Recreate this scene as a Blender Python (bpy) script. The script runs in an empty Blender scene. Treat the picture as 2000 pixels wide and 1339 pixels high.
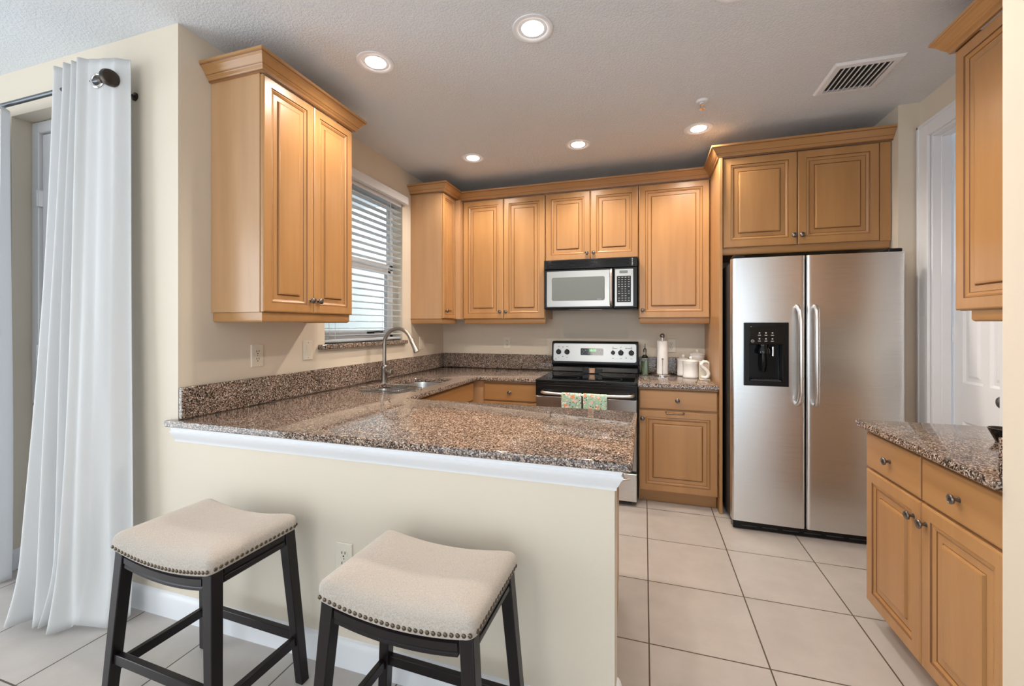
import bpy, bmesh, math, random
from mathutils import Vector, Matrix
random.seed(7)
C = bpy.context.scene.collection
S = bpy.context.scene
PI = math.pi

# ------------------------------------------------------------------ camera
cd = bpy.data.cameras.new('camera')
cam = bpy.data.objects.new('camera', cd); C.objects.link(cam)
cam.location = (0, 0, 1.345)
cam.rotation_euler = (PI/2, 0, 0.2957)
cd.sensor_width = 36; cd.lens = 36*810.5/2000
cd.shift_x = -(1011.6-1000)/2000; cd.shift_y = -(669.5-636.4)/2000
cd.clip_start = 0.02; cd.clip_end = 100
S.camera = cam
# ------------------------------------------------------------------ world / view
w = bpy.data.worlds.new('sky'); S.world = w; w.use_nodes = True
bg = w.node_tree.nodes['Background']
bg.inputs[0].default_value = (0.80, 0.91, 1.0, 1); bg.inputs[1].default_value = 1.6
S.view_settings.view_transform = 'Standard'; S.view_settings.look = 'None'
S.view_settings.exposure = 0.62; S.view_settings.gamma = 1; S.view_settings.use_curve_mapping = False
# ------------------------------------------------------------------ daylight, can lamps and added fill lamps
def area(name, loc, rot, sx, sy, power, col):
    l = bpy.data.lights.new(name, 'AREA'); l.shape = 'RECTANGLE'; l.size = sx; l.size_y = sy
    l.energy = power; l.color = col
    o = bpy.data.objects.new(name, l); C.objects.link(o); o.location = loc; o.rotation_euler = rot
    return o
area('rear_fill', (0.0, -3.75, 1.35), (PI/2, 0, PI), 5.4, 2.4, 52, (0.92, 0.96, 1.0))    # added lamp outside an unseen rear opening, widened to brighten the refrigerator; shines +Y
area('daylight_left', (-4.75, -0.8, 1.3), (PI/2, 0, -PI/2), 2.9, 2.3, 42, (0.88, 0.95, 1.0))    # outside the left sliding door, shining +X
area('daylight_kitchen', (-2.95, 2.8, 3.35), (math.radians(50), 0, -PI/2), 2.6, 1.2, 820, (0.90, 0.96, 1.0))   # open sky over the side yard
area('skylight_yard', (-2.6, 4.0, 3.5), (math.radians(40), 0, PI/2), 3.0, 1.0, 45, (0.9, 0.96, 1.0))
l = bpy.data.lights.new('ceiling_fill', 'POINT'); l.energy = 22; l.color = (1.0, 0.93, 0.84); l.shadow_soft_size = 0.25      # unseen fill lamp added behind the camera to brighten the ceiling
o = bpy.data.objects.new('ceiling_fill', l); C.objects.link(o); o.location = (-0.9, -1.5, 2.0)
CANS = [(-0.503, 1.89), (-1.366, 1.89), (-1.366, 3.2), (-0.489, 3.2), (0.368, 3.19), (0.368, 1.89)]
for i, (x, y) in enumerate(CANS):
    l = bpy.data.lights.new('can_lamp', 'SPOT'); l.energy = 46; l.color = (1.0, 0.88, 0.75)
    l.spot_size = math.radians(150); l.spot_blend = 0.6; l.shadow_soft_size = 0.05
    o = bpy.data.objects.new('can_lamp', l); C.objects.link(o); o.location = (x, y, 2.735)

# ------------------------------------------------------------------ materials
def newmat(name):
    m = bpy.data.materials.new(name); m.use_nodes = True
    return m, m.node_tree.nodes, m.node_tree.links, m.node_tree.nodes['Principled BSDF']
def pm(name, col, rough=0.5, metal=0.0, coat=0.0, **kw):
    m, N, L, b = newmat(name)
    b.inputs['Base Color'].default_value = (*col, 1); b.inputs['Roughness'].default_value = rough
    b.inputs['Metallic'].default_value = metal; b.inputs['Coat Weight'].default_value = coat
    b.inputs['Coat Roughness'].default_value = 0.08
    for k, v in kw.items(): b.inputs[k.replace('_', ' ')].default_value = v
    return m
def ramp(N, L, src, stops, interp='LINEAR'):
    r = N.new('ShaderNodeValToRGB'); r.color_ramp.interpolation = interp
    e = r.color_ramp.elements
    while len(e) < len(stops): e.new(0.5)
    for q, (p, c) in zip(e, stops):
        q.position = p; q.color = (*c, 1)
    L.new(src, r.inputs[0]); return r
def coords(N, L, scale=(1, 1, 1), rnd=False, kind='Object'):
    tc = N.new('ShaderNodeTexCoord'); mp = N.new('ShaderNodeMapping'); mp.inputs['Scale'].default_value = scale
    L.new(tc.outputs[kind], mp.inputs[0])
    if rnd:
        oi = N.new('ShaderNodeObjectInfo'); mu = N.new('ShaderNodeVectorMath'); mu.operation = 'SCALE'
        cx = N.new('ShaderNodeCombineXYZ'); L.new(oi.outputs['Random'], cx.inputs[0]); L.new(oi.outputs['Random'], cx.inputs[1]); L.new(oi.outputs['Random'], cx.inputs[2])
        L.new(cx.outputs[0], mu.inputs[0]); mu.inputs['Scale'].default_value = 17.0
        L.new(mu.outputs[0], mp.inputs['Location'])
    return mp.outputs[0]
def noise(N, L, vec, scale, detail=3, rough=0.5):
    n = N.new('ShaderNodeTexNoise'); n.inputs['Scale'].default_value = scale; n.inputs['Detail'].default_value = detail
    n.inputs['Roughness'].default_value = rough; L.new(vec, n.inputs['Vector']); return n.outputs[0]
def bump(N, L, b, h, strength, dist):
    n = N.new('ShaderNodeBump'); n.inputs['Strength'].default_value = strength; n.inputs['Distance'].default_value = dist
    L.new(h, n.inputs['Height']); L.new(n.outputs[0], b.inputs['Normal']); return n
def wood(name, horizontal=None, c1=(0.395, 0.198, 0.073), c2=(0.510, 0.274, 0.108), rough=0.32):
    m, N, L, b = newmat(name)
    sc = {None: (14, 14, 1.2), 'x': (1.2, 14, 14), 'y': (14, 1.2, 14)}[horizontal]
    v = coords(N, L, sc, True)
    n1 = noise(N, L, v, 1.0, 5, 0.6)
    v2 = coords(N, L, tuple(s*0.25 for s in sc), True)
    n2 = noise(N, L, v2, 1.0, 2)
    mx = N.new('ShaderNodeMath'); mx.operation = 'ADD'; L.new(n1, mx.inputs[0]); L.new(n2, mx.inputs[1])
    r = ramp(N, L, mx.outputs[0], [(0.7, c1), (1.25, c2)])
    mul = N.new('ShaderNodeMath'); mul.operation = 'MULTIPLY'; mul.inputs[1].default_value = 0.5; L.new(mx.outputs[0], mul.inputs[0])
    for l in list(r.inputs[0].links): L.remove(l)
    L.new(mul.outputs[0], r.inputs[0]); r.color_ramp.elements[0].position = 0.35; r.color_ramp.elements[1].position = 0.65
    L.new(r.outputs[0], b.inputs['Base Color'])
    b.inputs['Roughness'].default_value = rough; b.inputs['Coat Weight'].default_value = 0.15; b.inputs['Coat Roughness'].default_value = 0.2
    bump(N, L, b, n1, 0.04, 0.002)
    return m
WOOD = wood('maple'); WOODX = wood('maple_x', 'x'); WOODY = wood('maple_y', 'y')
WOODP = wood('maple_veneer', None, (0.48, 0.275, 0.135), (0.58, 0.345, 0.180))
GLAZE = pm('brown_glaze', (0.20, 0.085, 0.03), 0.4)
def granite():
    m, N, L, b = newmat('granite')
    v = coords(N, L)
    vo = N.new('ShaderNodeTexVoronoi'); vo.inputs['Scale'].default_value = 235; L.new(v, vo.inputs['Vector'])
    sep = N.new('ShaderNodeSeparateColor'); L.new(vo.outputs['Color'], sep.inputs[0])
    r1 = ramp(N, L, sep.outputs[0], [(0.0, (0.018, 0.015, 0.014)), (0.20, (0.075, 0.055, 0.045)), (0.38, (0.20, 0.145, 0.115)),
                                     (0.58, (0.33, 0.25, 0.20)), (0.78, (0.47, 0.39, 0.33)), (0.93, (0.66, 0.61, 0.55))], 'CONSTANT')
    n = noise(N, L, v, 9, 3)
    r2 = ramp(N, L, n, [(0.3, (0.78, 0.76, 0.76)), (0.7, (1.08, 1.0, 0.95))])
    mx = N.new('ShaderNodeMix'); mx.data_type = 'RGBA'; mx.blend_type = 'MULTIPLY'; mx.inputs['Factor'].default_value = 1
    L.new(r1.outputs[0], mx.inputs['A']); L.new(r2.outputs[0], mx.inputs['B'])
    L.new(mx.outputs['Result'], b.inputs['Base Color'])
    b.inputs['Roughness'].default_value = 0.06; b.inputs['Specular IOR Level'].default_value = 0.5
    return m
GRANITE = granite()
def wallpaint(name, col, bs=0.12, sc=220):
    m, N, L, b = newmat(name); v = coords(N, L)
    b.inputs['Base Color'].default_value = (*col, 1); b.inputs['Roughness'].default_value = 0.65
    bump(N, L, b, noise(N, L, v, sc, 2), bs, 0.002); return m
CREAM = wallpaint('cream_paint', (0.735, 0.655, 0.54))
def ceilmat():
    m, N, L, b = newmat('knockdown_ceiling'); v = coords(N, L)
    b.inputs['Base Color'].default_value = (0.77, 0.80, 0.84, 1); b.inputs['Roughness'].default_value = 0.85
    n = noise(N, L, v, 100, 4, 0.6); r = ramp(N, L, n, [(0.42, (0, 0, 0)), (0.6, (1, 1, 1))])
    bump(N, L, b, r.outputs[0], 0.42, 0.005); return m
CEIL = ceilmat()
def tilemat():
    m, N, L, b = newmat('floor_tile'); tc = N.new('ShaderNodeTexCoord'); mp = N.new('ShaderNodeMapping')
    T = 0.4544; mp.inputs['Location'].default_value = (-0.019+T*40, -2.754+T*40, 0); L.new(tc.outputs['Object'], mp.inputs[0])
    br = N.new('ShaderNodeTexBrick'); br.offset = 0; br.squash = 1
    br.inputs['Scale'].default_value = 1; br.inputs['Brick Width'].default_value = T; br.inputs['Row Height'].default_value = T
    br.inputs['Mortar Size'].default_value = 0.0032; br.inputs['Mortar Smooth'].default_value = 0.1; br.inputs['Bias'].default_value = 0
    br.inputs['Color1'].default_value = (0.485, 0.452, 0.425, 1); br.inputs['Color2'].default_value = (0.52, 0.482, 0.452, 1)
    br.inputs['Mortar'].default_value = (0.10, 0.075, 0.055, 1); L.new(mp.outputs[0], br.inputs['Vector'])
    n = noise(N, L, mp.outputs[0], 6, 5, 0.6); r = ramp(N, L, n, [(0.35, (0.92, 0.91, 0.90)), (0.65, (1.03, 1.02, 1.01))])
    mx = N.new('ShaderNodeMix'); mx.data_type = 'RGBA'; mx.blend_type = 'MULTIPLY'; mx.inputs['Factor'].default_value = 1
    L.new(br.outputs['Color'], mx.inputs['A']); L.new(r.outputs[0], mx.inputs['B']); L.new(mx.outputs['Result'], b.inputs['Base Color'])
    b.inputs['Roughness'].default_value = 0.30
    inv = N.new('ShaderNodeMath'); inv.operation = 'SUBTRACT'; inv.inputs[0].default_value = 1; L.new(br.outputs['Fac'], inv.inputs[1])
    bump(N, L, b, inv.outputs[0], 0.5, 0.003); return m
TILE = tilemat()
def steelmat(name, col=(0.62, 0.61, 0.60), rough=0.26, horiz=True):
    m, N, L, b = newmat(name); v = coords(N, L, (3, 3, 1800) if horiz else (900, 900, 3))
    b.inputs['Base Color'].default_value = (*col, 1); b.inputs['Metallic'].default_value = 1
    n = noise(N, L, v, 1.0, 3); r = ramp(N, L, n, [(0.3, (rough-.02,)*3), (0.7, (rough+.03,)*3)]); L.new(r.outputs[0], b.inputs['Roughness'])
    return m
STEEL = steelmat('brushed_steel', (0.71, 0.71, 0.705), 0.29); STEELV = steelmat('brushed_steel_bowl', (0.48, 0.48, 0.48), 0.28, False)
STEEL2 = steelmat('appliance_steel', (0.40, 0.388, 0.372), 0.30)
CHROME = pm('chrome', (0.75, 0.74, 0.73), 0.12, 1.0)
NICKEL = pm('brushed_nickel', (0.40, 0.37, 0.34), 0.30, 1.0)
PEWTER = pm('pewter', (0.22, 0.20, 0.19), 0.30, 1.0)
HANDLE = pm('satin_handle', (0.70, 0.68, 0.66), 0.30, 1.0)
BLACK = pm('black_plastic', (0.008, 0.008, 0.009), 0.25, 0, 0.0, Specular_IOR_Level=0.28)
BLACKG = pm('black_glass', (0.005, 0.006, 0.007), 0.06, 0, 0.0, Specular_IOR_Level=0.4)
DKGREY = pm('dark_grey_enamel', (0.035, 0.035, 0.037), 0.4)
GREYMARK = pm('grey_print', (0.55, 0.56, 0.56), 0.4)
MWGLASS = pm('grey_mesh_glass', (0.16, 0.18, 0.175), 0.42, 0.0, 0.0)
WHITE = pm('white_paint', (0.84, 0.85, 0.88), 0.38)
WHITEG = pm('white_ceramic', (0.85, 0.84, 0.82), 0.18, 0, 0.4)
PLATE = pm('almond_plastic', (0.78, 0.72, 0.60), 0.35)
SLOT = pm('dark_slot', (0.03, 0.025, 0.02), 0.6)
PAPER = pm('paper_towel', (0.86, 0.85, 0.84), 0.9)
BRONZE = pm('oil_rubbed_bronze', (0.055, 0.042, 0.034), 0.35, 0.8)
RODM = pm('rod_metal', (0.10, 0.11, 0.12), 0.30, 0.8)
ESP = pm('espresso_wood', (0.010, 0.0065, 0.008), 0.30, 0, 0.0, Specular_IOR_Level=0.32)
BRASS = pm('antique_brass', (0.13, 0.10, 0.07), 0.32, 0.9)
GREEN = pm('green_digits', (0.02, 0.2, 0.03), 0.5, Emission_Color=(0.1, 1.0, 0.12, 1), Emission_Strength=2.2)
LAMP = pm('lamp_disc', (1, 1, 1), 0.5, Emission_Color=(1.0, 0.96, 0.90, 1), Emission_Strength=9)
VALANCE = pm('valance_white', (0.80, 0.82, 0.86), 0.45)
def linen():
    m, N, L, b = newmat('beige_linen')
    a = noise(N, L, coords(N, L, (220, 1500, 220)), 1, 1); c = noise(N, L, coords(N, L, (1500, 220, 220)), 1, 2)
    ad = N.new('ShaderNodeMath'); ad.operation = 'ADD'; L.new(a, ad.inputs[0]); L.new(c, ad.inputs[1])
    hf = N.new('ShaderNodeMath'); hf.operation = 'MULTIPLY'; hf.inputs[1].default_value = 0.5; L.new(ad.outputs[0], hf.inputs[0])
    r = ramp(N, L, hf.outputs[0], [(0.38, (0.38, 0.335, 0.29)), (0.62, (0.54, 0.48, 0.425))]); L.new(r.outputs[0], b.inputs['Base Color'])
    b.inputs['Roughness'].default_value = 0.9; b.inputs['Sheen Weight'].default_value = 0.15
    bump(N, L, b, hf.outputs[0], 0.12, 0.0006); return m
LINEN = linen()
def cloth():
    m, N, L, b = newmat('white_curtain_cloth'); out = N['Material Output']
    b.inputs['Base Color'].default_value = (0.79, 0.79, 0.79, 1); b.inputs['Roughness'].default_value = 0.75
    t = N.new('ShaderNodeBsdfTranslucent'); t.inputs[0].default_value = (0.86, 0.88, 0.9, 1)
    mx = N.new('ShaderNodeMixShader'); mx.inputs[0].default_value = 0.25
    L.new(b.outputs[0], mx.inputs[1]); L.new(t.outputs[0], mx.inputs[2]); L.new(mx.outputs[0], out.inputs[0])
    bump(N, L, b, noise(N, L, coords(N, L, (6, 6, 1.5)), 4, 4), 0.25, 0.01); return m
CLOTH = cloth()
def towelmat():
    m, N, L, b = newmat('floral_cloth'); v = coords(N, L, (1, 1, 1), True)
    base = ramp(N, L, noise(N, L, v, 60, 3), [(0.35, (0.36, 0.62, 0.52)), (0.45, (0.52, 0.74, 0.64)), (0.54, (0.36, 0.55, 0.28)), (0.62, (0.66, 0.80, 0.70))])
    prev = base.outputs[0]
    for sc, th, col, loc in ((20, 0.30, (0.90, 0.36, 0.16), 1.3), (24, 0.26, (0.92, 0.62, 0.60), 5.1), (38, 0.30, (0.88, 0.88, 0.84), 9.7), (44, 0.20, (0.03, 0.08, 0.12), 3.3)):
        mp = N.new('ShaderNodeMapping'); mp.inputs['Location'].default_value = (loc, 0, loc*.7); L.new(v, mp.inputs[0])
        vo = N.new('ShaderNodeTexVoronoi'); vo.inputs['Scale'].default_value = sc; L.new(mp.outputs[0], vo.inputs['Vector'])
        lt = N.new('ShaderNodeMath'); lt.operation = 'LESS_THAN'; lt.inputs[1].default_value = th; L.new(vo.outputs['Distance'], lt.inputs[0])
        mx = N.new('ShaderNodeMix'); mx.data_type = 'RGBA'; L.new(lt.outputs[0], mx.inputs['Factor']); L.new(prev, mx.inputs['A']); mx.inputs['B'].default_value = (*col, 1)
        prev = mx.outputs['Result']
    L.new(prev, b.inputs['Base Color']); b.inputs['Roughness'].default_value = 0.9; return m
TOWEL = towelmat()
def glassmat(name, col=(1, 1, 1), rough=0.0):
    m, N, L, b = newmat(name); b.inputs['Base Color'].default_value = (*col, 1); b.inputs['Roughness'].default_value = rough
    b.inputs['Transmission Weight'].default_value = 1.0; b.inputs['IOR'].default_value = 1.45; return m
GLASS = glassmat('window_glass'); OILG = glassmat('bottle_glass', (0.85, 0.92, 0.85)); SMOKE = glassmat('smoked_glass', (0.06, 0.05, 0.05))
OIL = pm('olive_oil', (0.15, 0.19, 0.045), 0.15, 0, 0.3)
STUCCO = wallpaint('pale_stucco', (0.60, 0.64, 0.62), 0.6, 40)
BOUNCE = wallpaint('bounce_white', (0.85, 0.86, 0.86), 0.2, 20)  # white ground surface added to throw light up under the slats
SLATW, N_, L_, b_ = newmat('blind_slat_white'); b_.inputs['Base Color'].default_value = (0.88, 0.90, 0.92, 1); b_.inputs['Roughness'].default_value = 0.45
t_ = N_.new('ShaderNodeBsdfTranslucent'); t_.inputs[0].default_value = (0.85, 0.92, 0.97, 1); x_ = N_.new('ShaderNodeMixShader'); x_.inputs[0].default_value = 0.6
L_.new(b_.outputs[0], x_.inputs[1]); L_.new(t_.outputs[0], x_.inputs[2]); L_.new(x_.outputs[0], N_['Material Output'].inputs[0])

# ------------------------------------------------------------------ helpers
def wloc(o):
    v = Vector((0, 0, 0))
    while o is not None: v = v + o.location; o = o.parent
    return v
FR = {'-Y': (Vector((1, 0, 0)), Vector((0, 0, 1)), Vector((0, -1, 0))),
      '+X': (Vector((0, 1, 0)), Vector((0, 0, 1)), Vector((1, 0, 0))),
      '-X': (Vector((0, -1, 0)), Vector((0, 0, 1)), Vector((-1, 0, 0))),
      '+Y': (Vector((-1, 0, 0)), Vector((0, 0, 1)), Vector((0, 1, 0))),
      '-Z': (Vector((1, 0, 0)), Vector((0, -1, 0)), Vector((0, 0, -1))),
      '+Z': (Vector((1, 0, 0)), Vector((0, 1, 0)), Vector((0, 0, 1)))}
class MB:
    def __init__(s): s.v = []; s.f = []; s.m = []
    def add(s, vs, fs, mi=0):
        k = len(s.v); s.v += [Vector(p) for p in vs]
        for f in fs: s.f.append([i+k for i in f]); s.m.append(mi)
        return s
    def box(s, x0, y0, z0, x1, y1, z1, mi=0):
        x0, x1 = sorted((x0, x1)); y0, y1 = sorted((y0, y1)); z0, z1 = sorted((z0, z1))
        return s.add([(x0,y0,z0),(x1,y0,z0),(x1,y1,z0),(x0,y1,z0),(x0,y0,z1),(x1,y0,z1),(x1,y1,z1),(x0,y1,z1)],
                     [(0,3,2,1),(4,5,6,7),(0,1,5,4),(1,2,6,5),(2,3,7,6),(3,0,4,7)], mi)
    def obox(s, o, face, a0, b0, n0, a1, b1, n1, mi=0):      # box in a face frame
        u, v, n = FR[face]; o = Vector(o)
        P = lambda a, b, c: o + u*a + v*b + n*c
        return s.add([P(a0,b0,n0),P(a1,b0,n0),P(a1,b1,n0),P(a0,b1,n0),P(a0,b0,n1),P(a1,b0,n1),P(a1,b1,n1),P(a0,b1,n1)],
                     [(0,3,2,1),(4,5,6,7),(0,1,5,4),(1,2,6,5),(2,3,7,6),(3,0,4,7)], mi)
    def rings(s, o, face, w, h, R, cap=True, mi_cap=0):       # R: (inset, depth, mat of the band that reaches this ring)
        u, v, n = FR[face]; o = Vector(o); vs = []; fs = []
        k = len(s.v)
        for (i, d, *_m) in R:
            for (a, b) in ((i, i), (w-i, i), (w-i, h-i), (i, h-i)): s.v.append(o + u*a + v*b + n*d)
        for r in range(1, len(R)):
            mi = R[r][2] if len(R[r]) > 2 else 0
            for j in range(4):
                a = k+(r-1)*4+j; b = k+(r-1)*4+(j+1) % 4; s.f.append([a, b, b+4, a+4]); s.m.append(mi)
        s.f.append([k+3, k+2, k+1, k]); s.m.append(0)
        if cap:
            e = k+(len(R)-1)*4; s.f.append([e, e+1, e+2, e+3]); s.m.append(mi_cap)
        return s
    def lathe(s, prof, o=(0, 0, 0), axis=(0, 0, 1), n=24, mi=0, caps=True):
        ax = Vector(axis).normalized(); t = Vector((0, 0, 1)) if abs(ax.z) < 0.9 else Vector((1, 0, 0))
        a = ax.cross(t).normalized(); b = ax.cross(a); o = Vector(o); k = len(s.v)
        for (r, h) in prof:
            for i in range(n):
                q = 2*PI*i/n; s.v.append(o + ax*h + (a*math.cos(q)+b*math.sin(q))*max(r, 1e-5))
        for j in range(len(prof)-1):
            for i in range(n):
                i2 = (i+1) % n; s.f.append([k+j*n+i, k+j*n+i2, k+(j+1)*n+i2, k+(j+1)*n+i]); s.m.append(mi)
        if caps:
            s.f.append([k+i for i in range(n)][::-1]); s.m.append(mi)
            e = k+(len(prof)-1)*n; s.f.append([e+i for i in range(n)]); s.m.append(mi)
        return s
    def sphere(s, c, r, n=16, mi=0, sz=1.0):
        P = [(r*math.sin(PI*i/(n//2)), -r*sz*math.cos(PI*i/(n//2))) for i in range(n//2+1)]
        return s.lathe(P, c, (0, 0, 1), n, mi, False)
    def tube(s, pts, r, n=10, mi=0, cyc=False, sq=None):
        pts = [Vector(p) for p in pts]; k = len(s.v); N = len(pts); up = None
        for i, p in enumerate(pts):
            if cyc: d = pts[(i+1) % N]-pts[i-1]
            else: d = pts[min(i+1, N-1)]-pts[max(i-1, 0)]
            d.normalize()
            if up is None:
                t = Vector((0, 0, 1)) if abs(d.z) < 0.9 else Vector((1, 0, 0)); up = d.cross(t).normalized()
            up = (up - d*up.dot(d)).normalized(); b = d.cross(up)
            rr = r[i] if isinstance(r, (list, tuple)) else r
            for j in range(n):
                q = 2*PI*j/n; s.v.append(p + (up*math.cos(q)*(sq or 1)+b*math.sin(q))*rr)
        for i in range(N if cyc else N-1):
            i2 = (i+1) % N
            for j in range(n):
                j2 = (j+1) % n; s.f.append([k+i*n+j, k+i*n+j2, k+i2*n+j2, k+i2*n+j]); s.m.append(mi)
        if not cyc:
            s.f.append([k+j for j in range(n)][::-1]); s.m.append(mi)
            s.f.append([k+(N-1)*n+j for j in range(n)]); s.m.append(mi)
        return s
    def prism(s, poly, o, face, d0, d1, mi=0):              # polygon in face frame, extruded along n
        u, v, n = FR[face]; o = Vector(o); k = len(s.v); N = len(poly)
        for d in (d0, d1):
            for a, b in poly: s.v.append(o+u*a+v*b+n*d)
        s.f.append([k+i for i in range(N)][::-1]); s.m.append(mi)
        s.f.append([k+N+i for i in range(N)]); s.m.append(mi)
        for i in range(N):
            j = (i+1) % N; s.f.append([k+i, k+j, k+N+j, k+N+i]); s.m.append(mi)
        return s
    def sweep(s, path, prof, z0, mi=None):                   # prof: closed loop of (out, z); out = right of travel
        k = len(s.v); N = len(path); M = len(prof)
        P = [Vector((p[0], p[1])) for p in path]
        D = [(P[i+1]-P[i]).normalized() for i in range(N-1)]
        R = [Vector((d.y, -d.x)) for d in D]
        for i in range(N):
            if i == 0: m = R[0]
            elif i == N-1: m = R[-1]
            else: m = (R[i-1]+R[i])/(1+R[i-1].dot(R[i]))
            for (a, z) in prof: s.v.append(Vector((P[i].x+m.x*a, P[i].y+m.y*a, z0+z)))
        for i in range(N-1):
            for j in range(M):
                j2 = (j+1) % M; s.f.append([k+i*M+j, k+(i+1)*M+j, k+(i+1)*M+j2, k+i*M+j2]); s.m.append((mi or {}).get(j, 0))
        s.f.append([k+j for j in range(M)]); s.m.append(0); s.f.append([k+(N-1)*M+j for j in range(M)][::-1]); s.m.append(0)
        return s
    def build(s, name, mats, parent=None, bev=0, smooth=True, angle=38, origin=None, fixn=True):
        if not isinstance(mats, (list, tuple)): mats = [mats]
        if parent is not None: org = wloc(parent)
        elif origin is not None: org = Vector(origin)
        else:
            xs = [p.x for p in s.v]; ys = [p.y for p in s.v]; zs = [p.z for p in s.v]
            org = Vector(((min(xs)+max(xs))/2, (min(ys)+max(ys))/2, min(zs)))
        me = bpy.data.meshes.new(name); me.from_pydata([tuple(p-org) for p in s.v], [], s.f)
        for m in mats: me.materials.append(m)
        me.polygons.foreach_set('material_index', s.m)
        if fixn:
            bm = bmesh.new(); bm.from_mesh(me); bmesh.ops.recalc_face_normals(bm, faces=bm.faces); bm.to_mesh(me); bm.free()
        if smooth:
            me.polygons.foreach_set('use_smooth', [True]*len(me.polygons)); me.set_sharp_from_angle(angle=math.radians(angle))
        me.update()
        o = bpy.data.objects.new(name, me); C.objects.link(o)
        if parent is not None: o.parent = parent
        else: o.location = org
        if bev:
            b = o.modifiers.new('bevel', 'BEVEL'); b.width = bev; b.segments = 2; b.limit_method = 'ANGLE'; b.angle_limit = math.radians(40)
            b.harden_normals = False
        return o
def tag(o, label=None, cat=None, group=None, kind=None):
    if label: o['label'] = label
    if cat: o['category'] = cat
    if group: o['group'] = group
    if kind: o['kind'] = kind
    return o
def thing(name, loc, label, cat, group=None, rz=0):
    o = bpy.data.objects.new(name, None); C.objects.link(o); o.location = loc; o.rotation_euler = (0, 0, rz)
    o.empty_display_size = 0.1
    return tag(o, label, cat, group)
def struct(o): o['kind'] = 'structure'; return o
def copy_tree(o, parent=None):
    c = o.copy(); C.objects.link(c); c.parent = parent
    for ch in list(o.children): copy_tree(ch, c)
    return c
def text(name, body, size, loc, face, mat, parent, depth=0.0006):
    cu = bpy.data.curves.new(name, 'FONT'); cu.body = body; cu.size = size; cu.extrude = depth; cu.align_x = 'CENTER'; cu.align_y = 'CENTER'
    t = bpy.data.objects.new(name, cu); C.objects.link(t)
    bpy.context.view_layer.update()
    me = bpy.data.meshes.new_from_object(t.evaluated_get(bpy.context.evaluated_depsgraph_get()))
    bpy.data.objects.remove(t)
    u, v, n = FR[face]; M = Matrix((u, v, n)).transposed().to_4x4(); M.translation = Vector(loc)-wloc(parent)
    me.transform(M); me.materials.clear(); me.materials.append(mat)
    o = bpy.data.objects.new(name, me); C.objects.link(o); o.parent = parent; return o
def rrect(w, h, r, n=5, cx=0, cy=0):
    P = []
    for (sx, sy, a0) in ((1, 1, 0), (-1, 1, 90), (-1, -1, 180), (1, -1, 270)):
        for i in range(n+1):
            a = math.radians(a0+90*i/n); P.append((cx+sx*(w/2-r)+r*math.cos(a), cy+sy*(h/2-r)+r*math.sin(a)))
    return P
def smoothstep(t): t = max(0, min(1, t)); return t*t*(3-2*t)

# ------------------------------------------------------------------ key sizes
XL, YW, YB, ZC, ZT = -2.06, 1.376, 4.02, 2.744, 0.914

# ================================================================== SETTING
struct(MB().box(-4.7, -3.7, -0.1, 3.0, 5.0, 0).build('floor', TILE, origin=(0, 0, 0)))
struct(MB().box(-4.7, -3.7, ZC, 3.0, 4.2, ZC+0.1).build('ceiling', CEIL, origin=(0, 0, 0)))
def wallbox(name, boxes, mat=CREAM):
    m = MB()
    for b in boxes: m.box(*b)
    return struct(m.build(name, mat, smooth=False, origin=(0, 0, 0)))
WY0, WY1, WZ0, WZ1 = 2.294, 3.234, 1.222, 2.45       # kitchen window
wallbox('wall_left', [(XL-0.15, YW+0.15, 0, XL, WY0, ZC), (XL-0.15, WY1, 0, XL, YB+0.12, ZC),
                      (XL-0.15, WY0, 0, XL, WY1, WZ0), (XL-0.15, WY0, WZ1, XL, WY1, ZC)])
wallbox('wall_back', [(XL, YB, 0, 1.54, YB+0.12, ZC)])
wallbox('wall_niche', [(1.54, 3.22, 0, 1.85, YB+0.12, ZC)])
DY0, DY1, DZ = 2.575, 3.12, 2.50                      # pantry door
wallbox('wall_right', [(1.65, 1.50, 0, 1.80, DY0, ZC), (1.65, DY1, 0, 1.80, 3.22, ZC), (1.65, DY0, DZ, 1.80, DY1, ZC)])
wallbox('wall_stub', [(0.955, 1.385, 0, 3.0, 1.50, ZC)])
RX0, RX1, RZ = -3.34, -2.42, 2.50                    # recessed patio door
wallbox('wall_front', [(RX1, YW, 0, XL, YW+0.15, ZC), (-4.7, YW, 0, RX0, YW+0.2, ZC), (RX0, YW, RZ, RX1, YW+0.2, ZC)])
wallbox('wall_half', [(XL, YW, 0, -0.092, YW+0.124, 0.884)])
wallbox('wall_dining_rear', [(-4.7, -3.7, 0, -2.7, -3.6, ZC), (2.7, -3.7, 0, 3.0, -3.6, ZC), (-2.7, -3.7, 2.55, 2.7, -3.6, ZC)])
wallbox('wall_dining_left', [(-4.7, -3.6, 0, -4.6, -2.2, ZC), (-4.7, 0.6, 0, -4.6, YW, ZC), (-4.7, -2.2, 2.45, -4.6, 0.6, ZC)])
wallbox('wall_dining_right', [(3.0, -3.6, 0, 3.1, 1.5, ZC)])
# baseboards
BBP = [(0, 0), (0.016, 0), (0.016, 0.085), (0.012, 0.098), (0.005, 0.108), (0, 0.110)]
struct(MB().sweep([(RX1, YW), (-0.092, YW), (-0.092, YW+0.124)], BBP, 0).build('baseboard_front', WHITE))
struct(MB().sweep([(RX0, YW), (RX0, YW+0.076)], BBP, 0).build('baseboard_recess', WHITE))
struct(MB().sweep([(-4.6, YW), (RX0, YW)], BBP, 0).build('baseboard_left', WHITE))
# white moulding under the peninsula overhang
struct(MB().sweep([(XL-0.012, YW), (-0.092, YW), (-0.092, YW+0.124)],
       [(0, 0), (0.006, 0), (0.008, 0.012), (0.012, 0.016), (0.020, 0.034), (0.028, 0.046), (0.029, 0.052), (0.022, 0.056), (0.028, 0.0695), (0, 0.0695)], 0.8145).build('trim_counter', WHITE))
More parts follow.
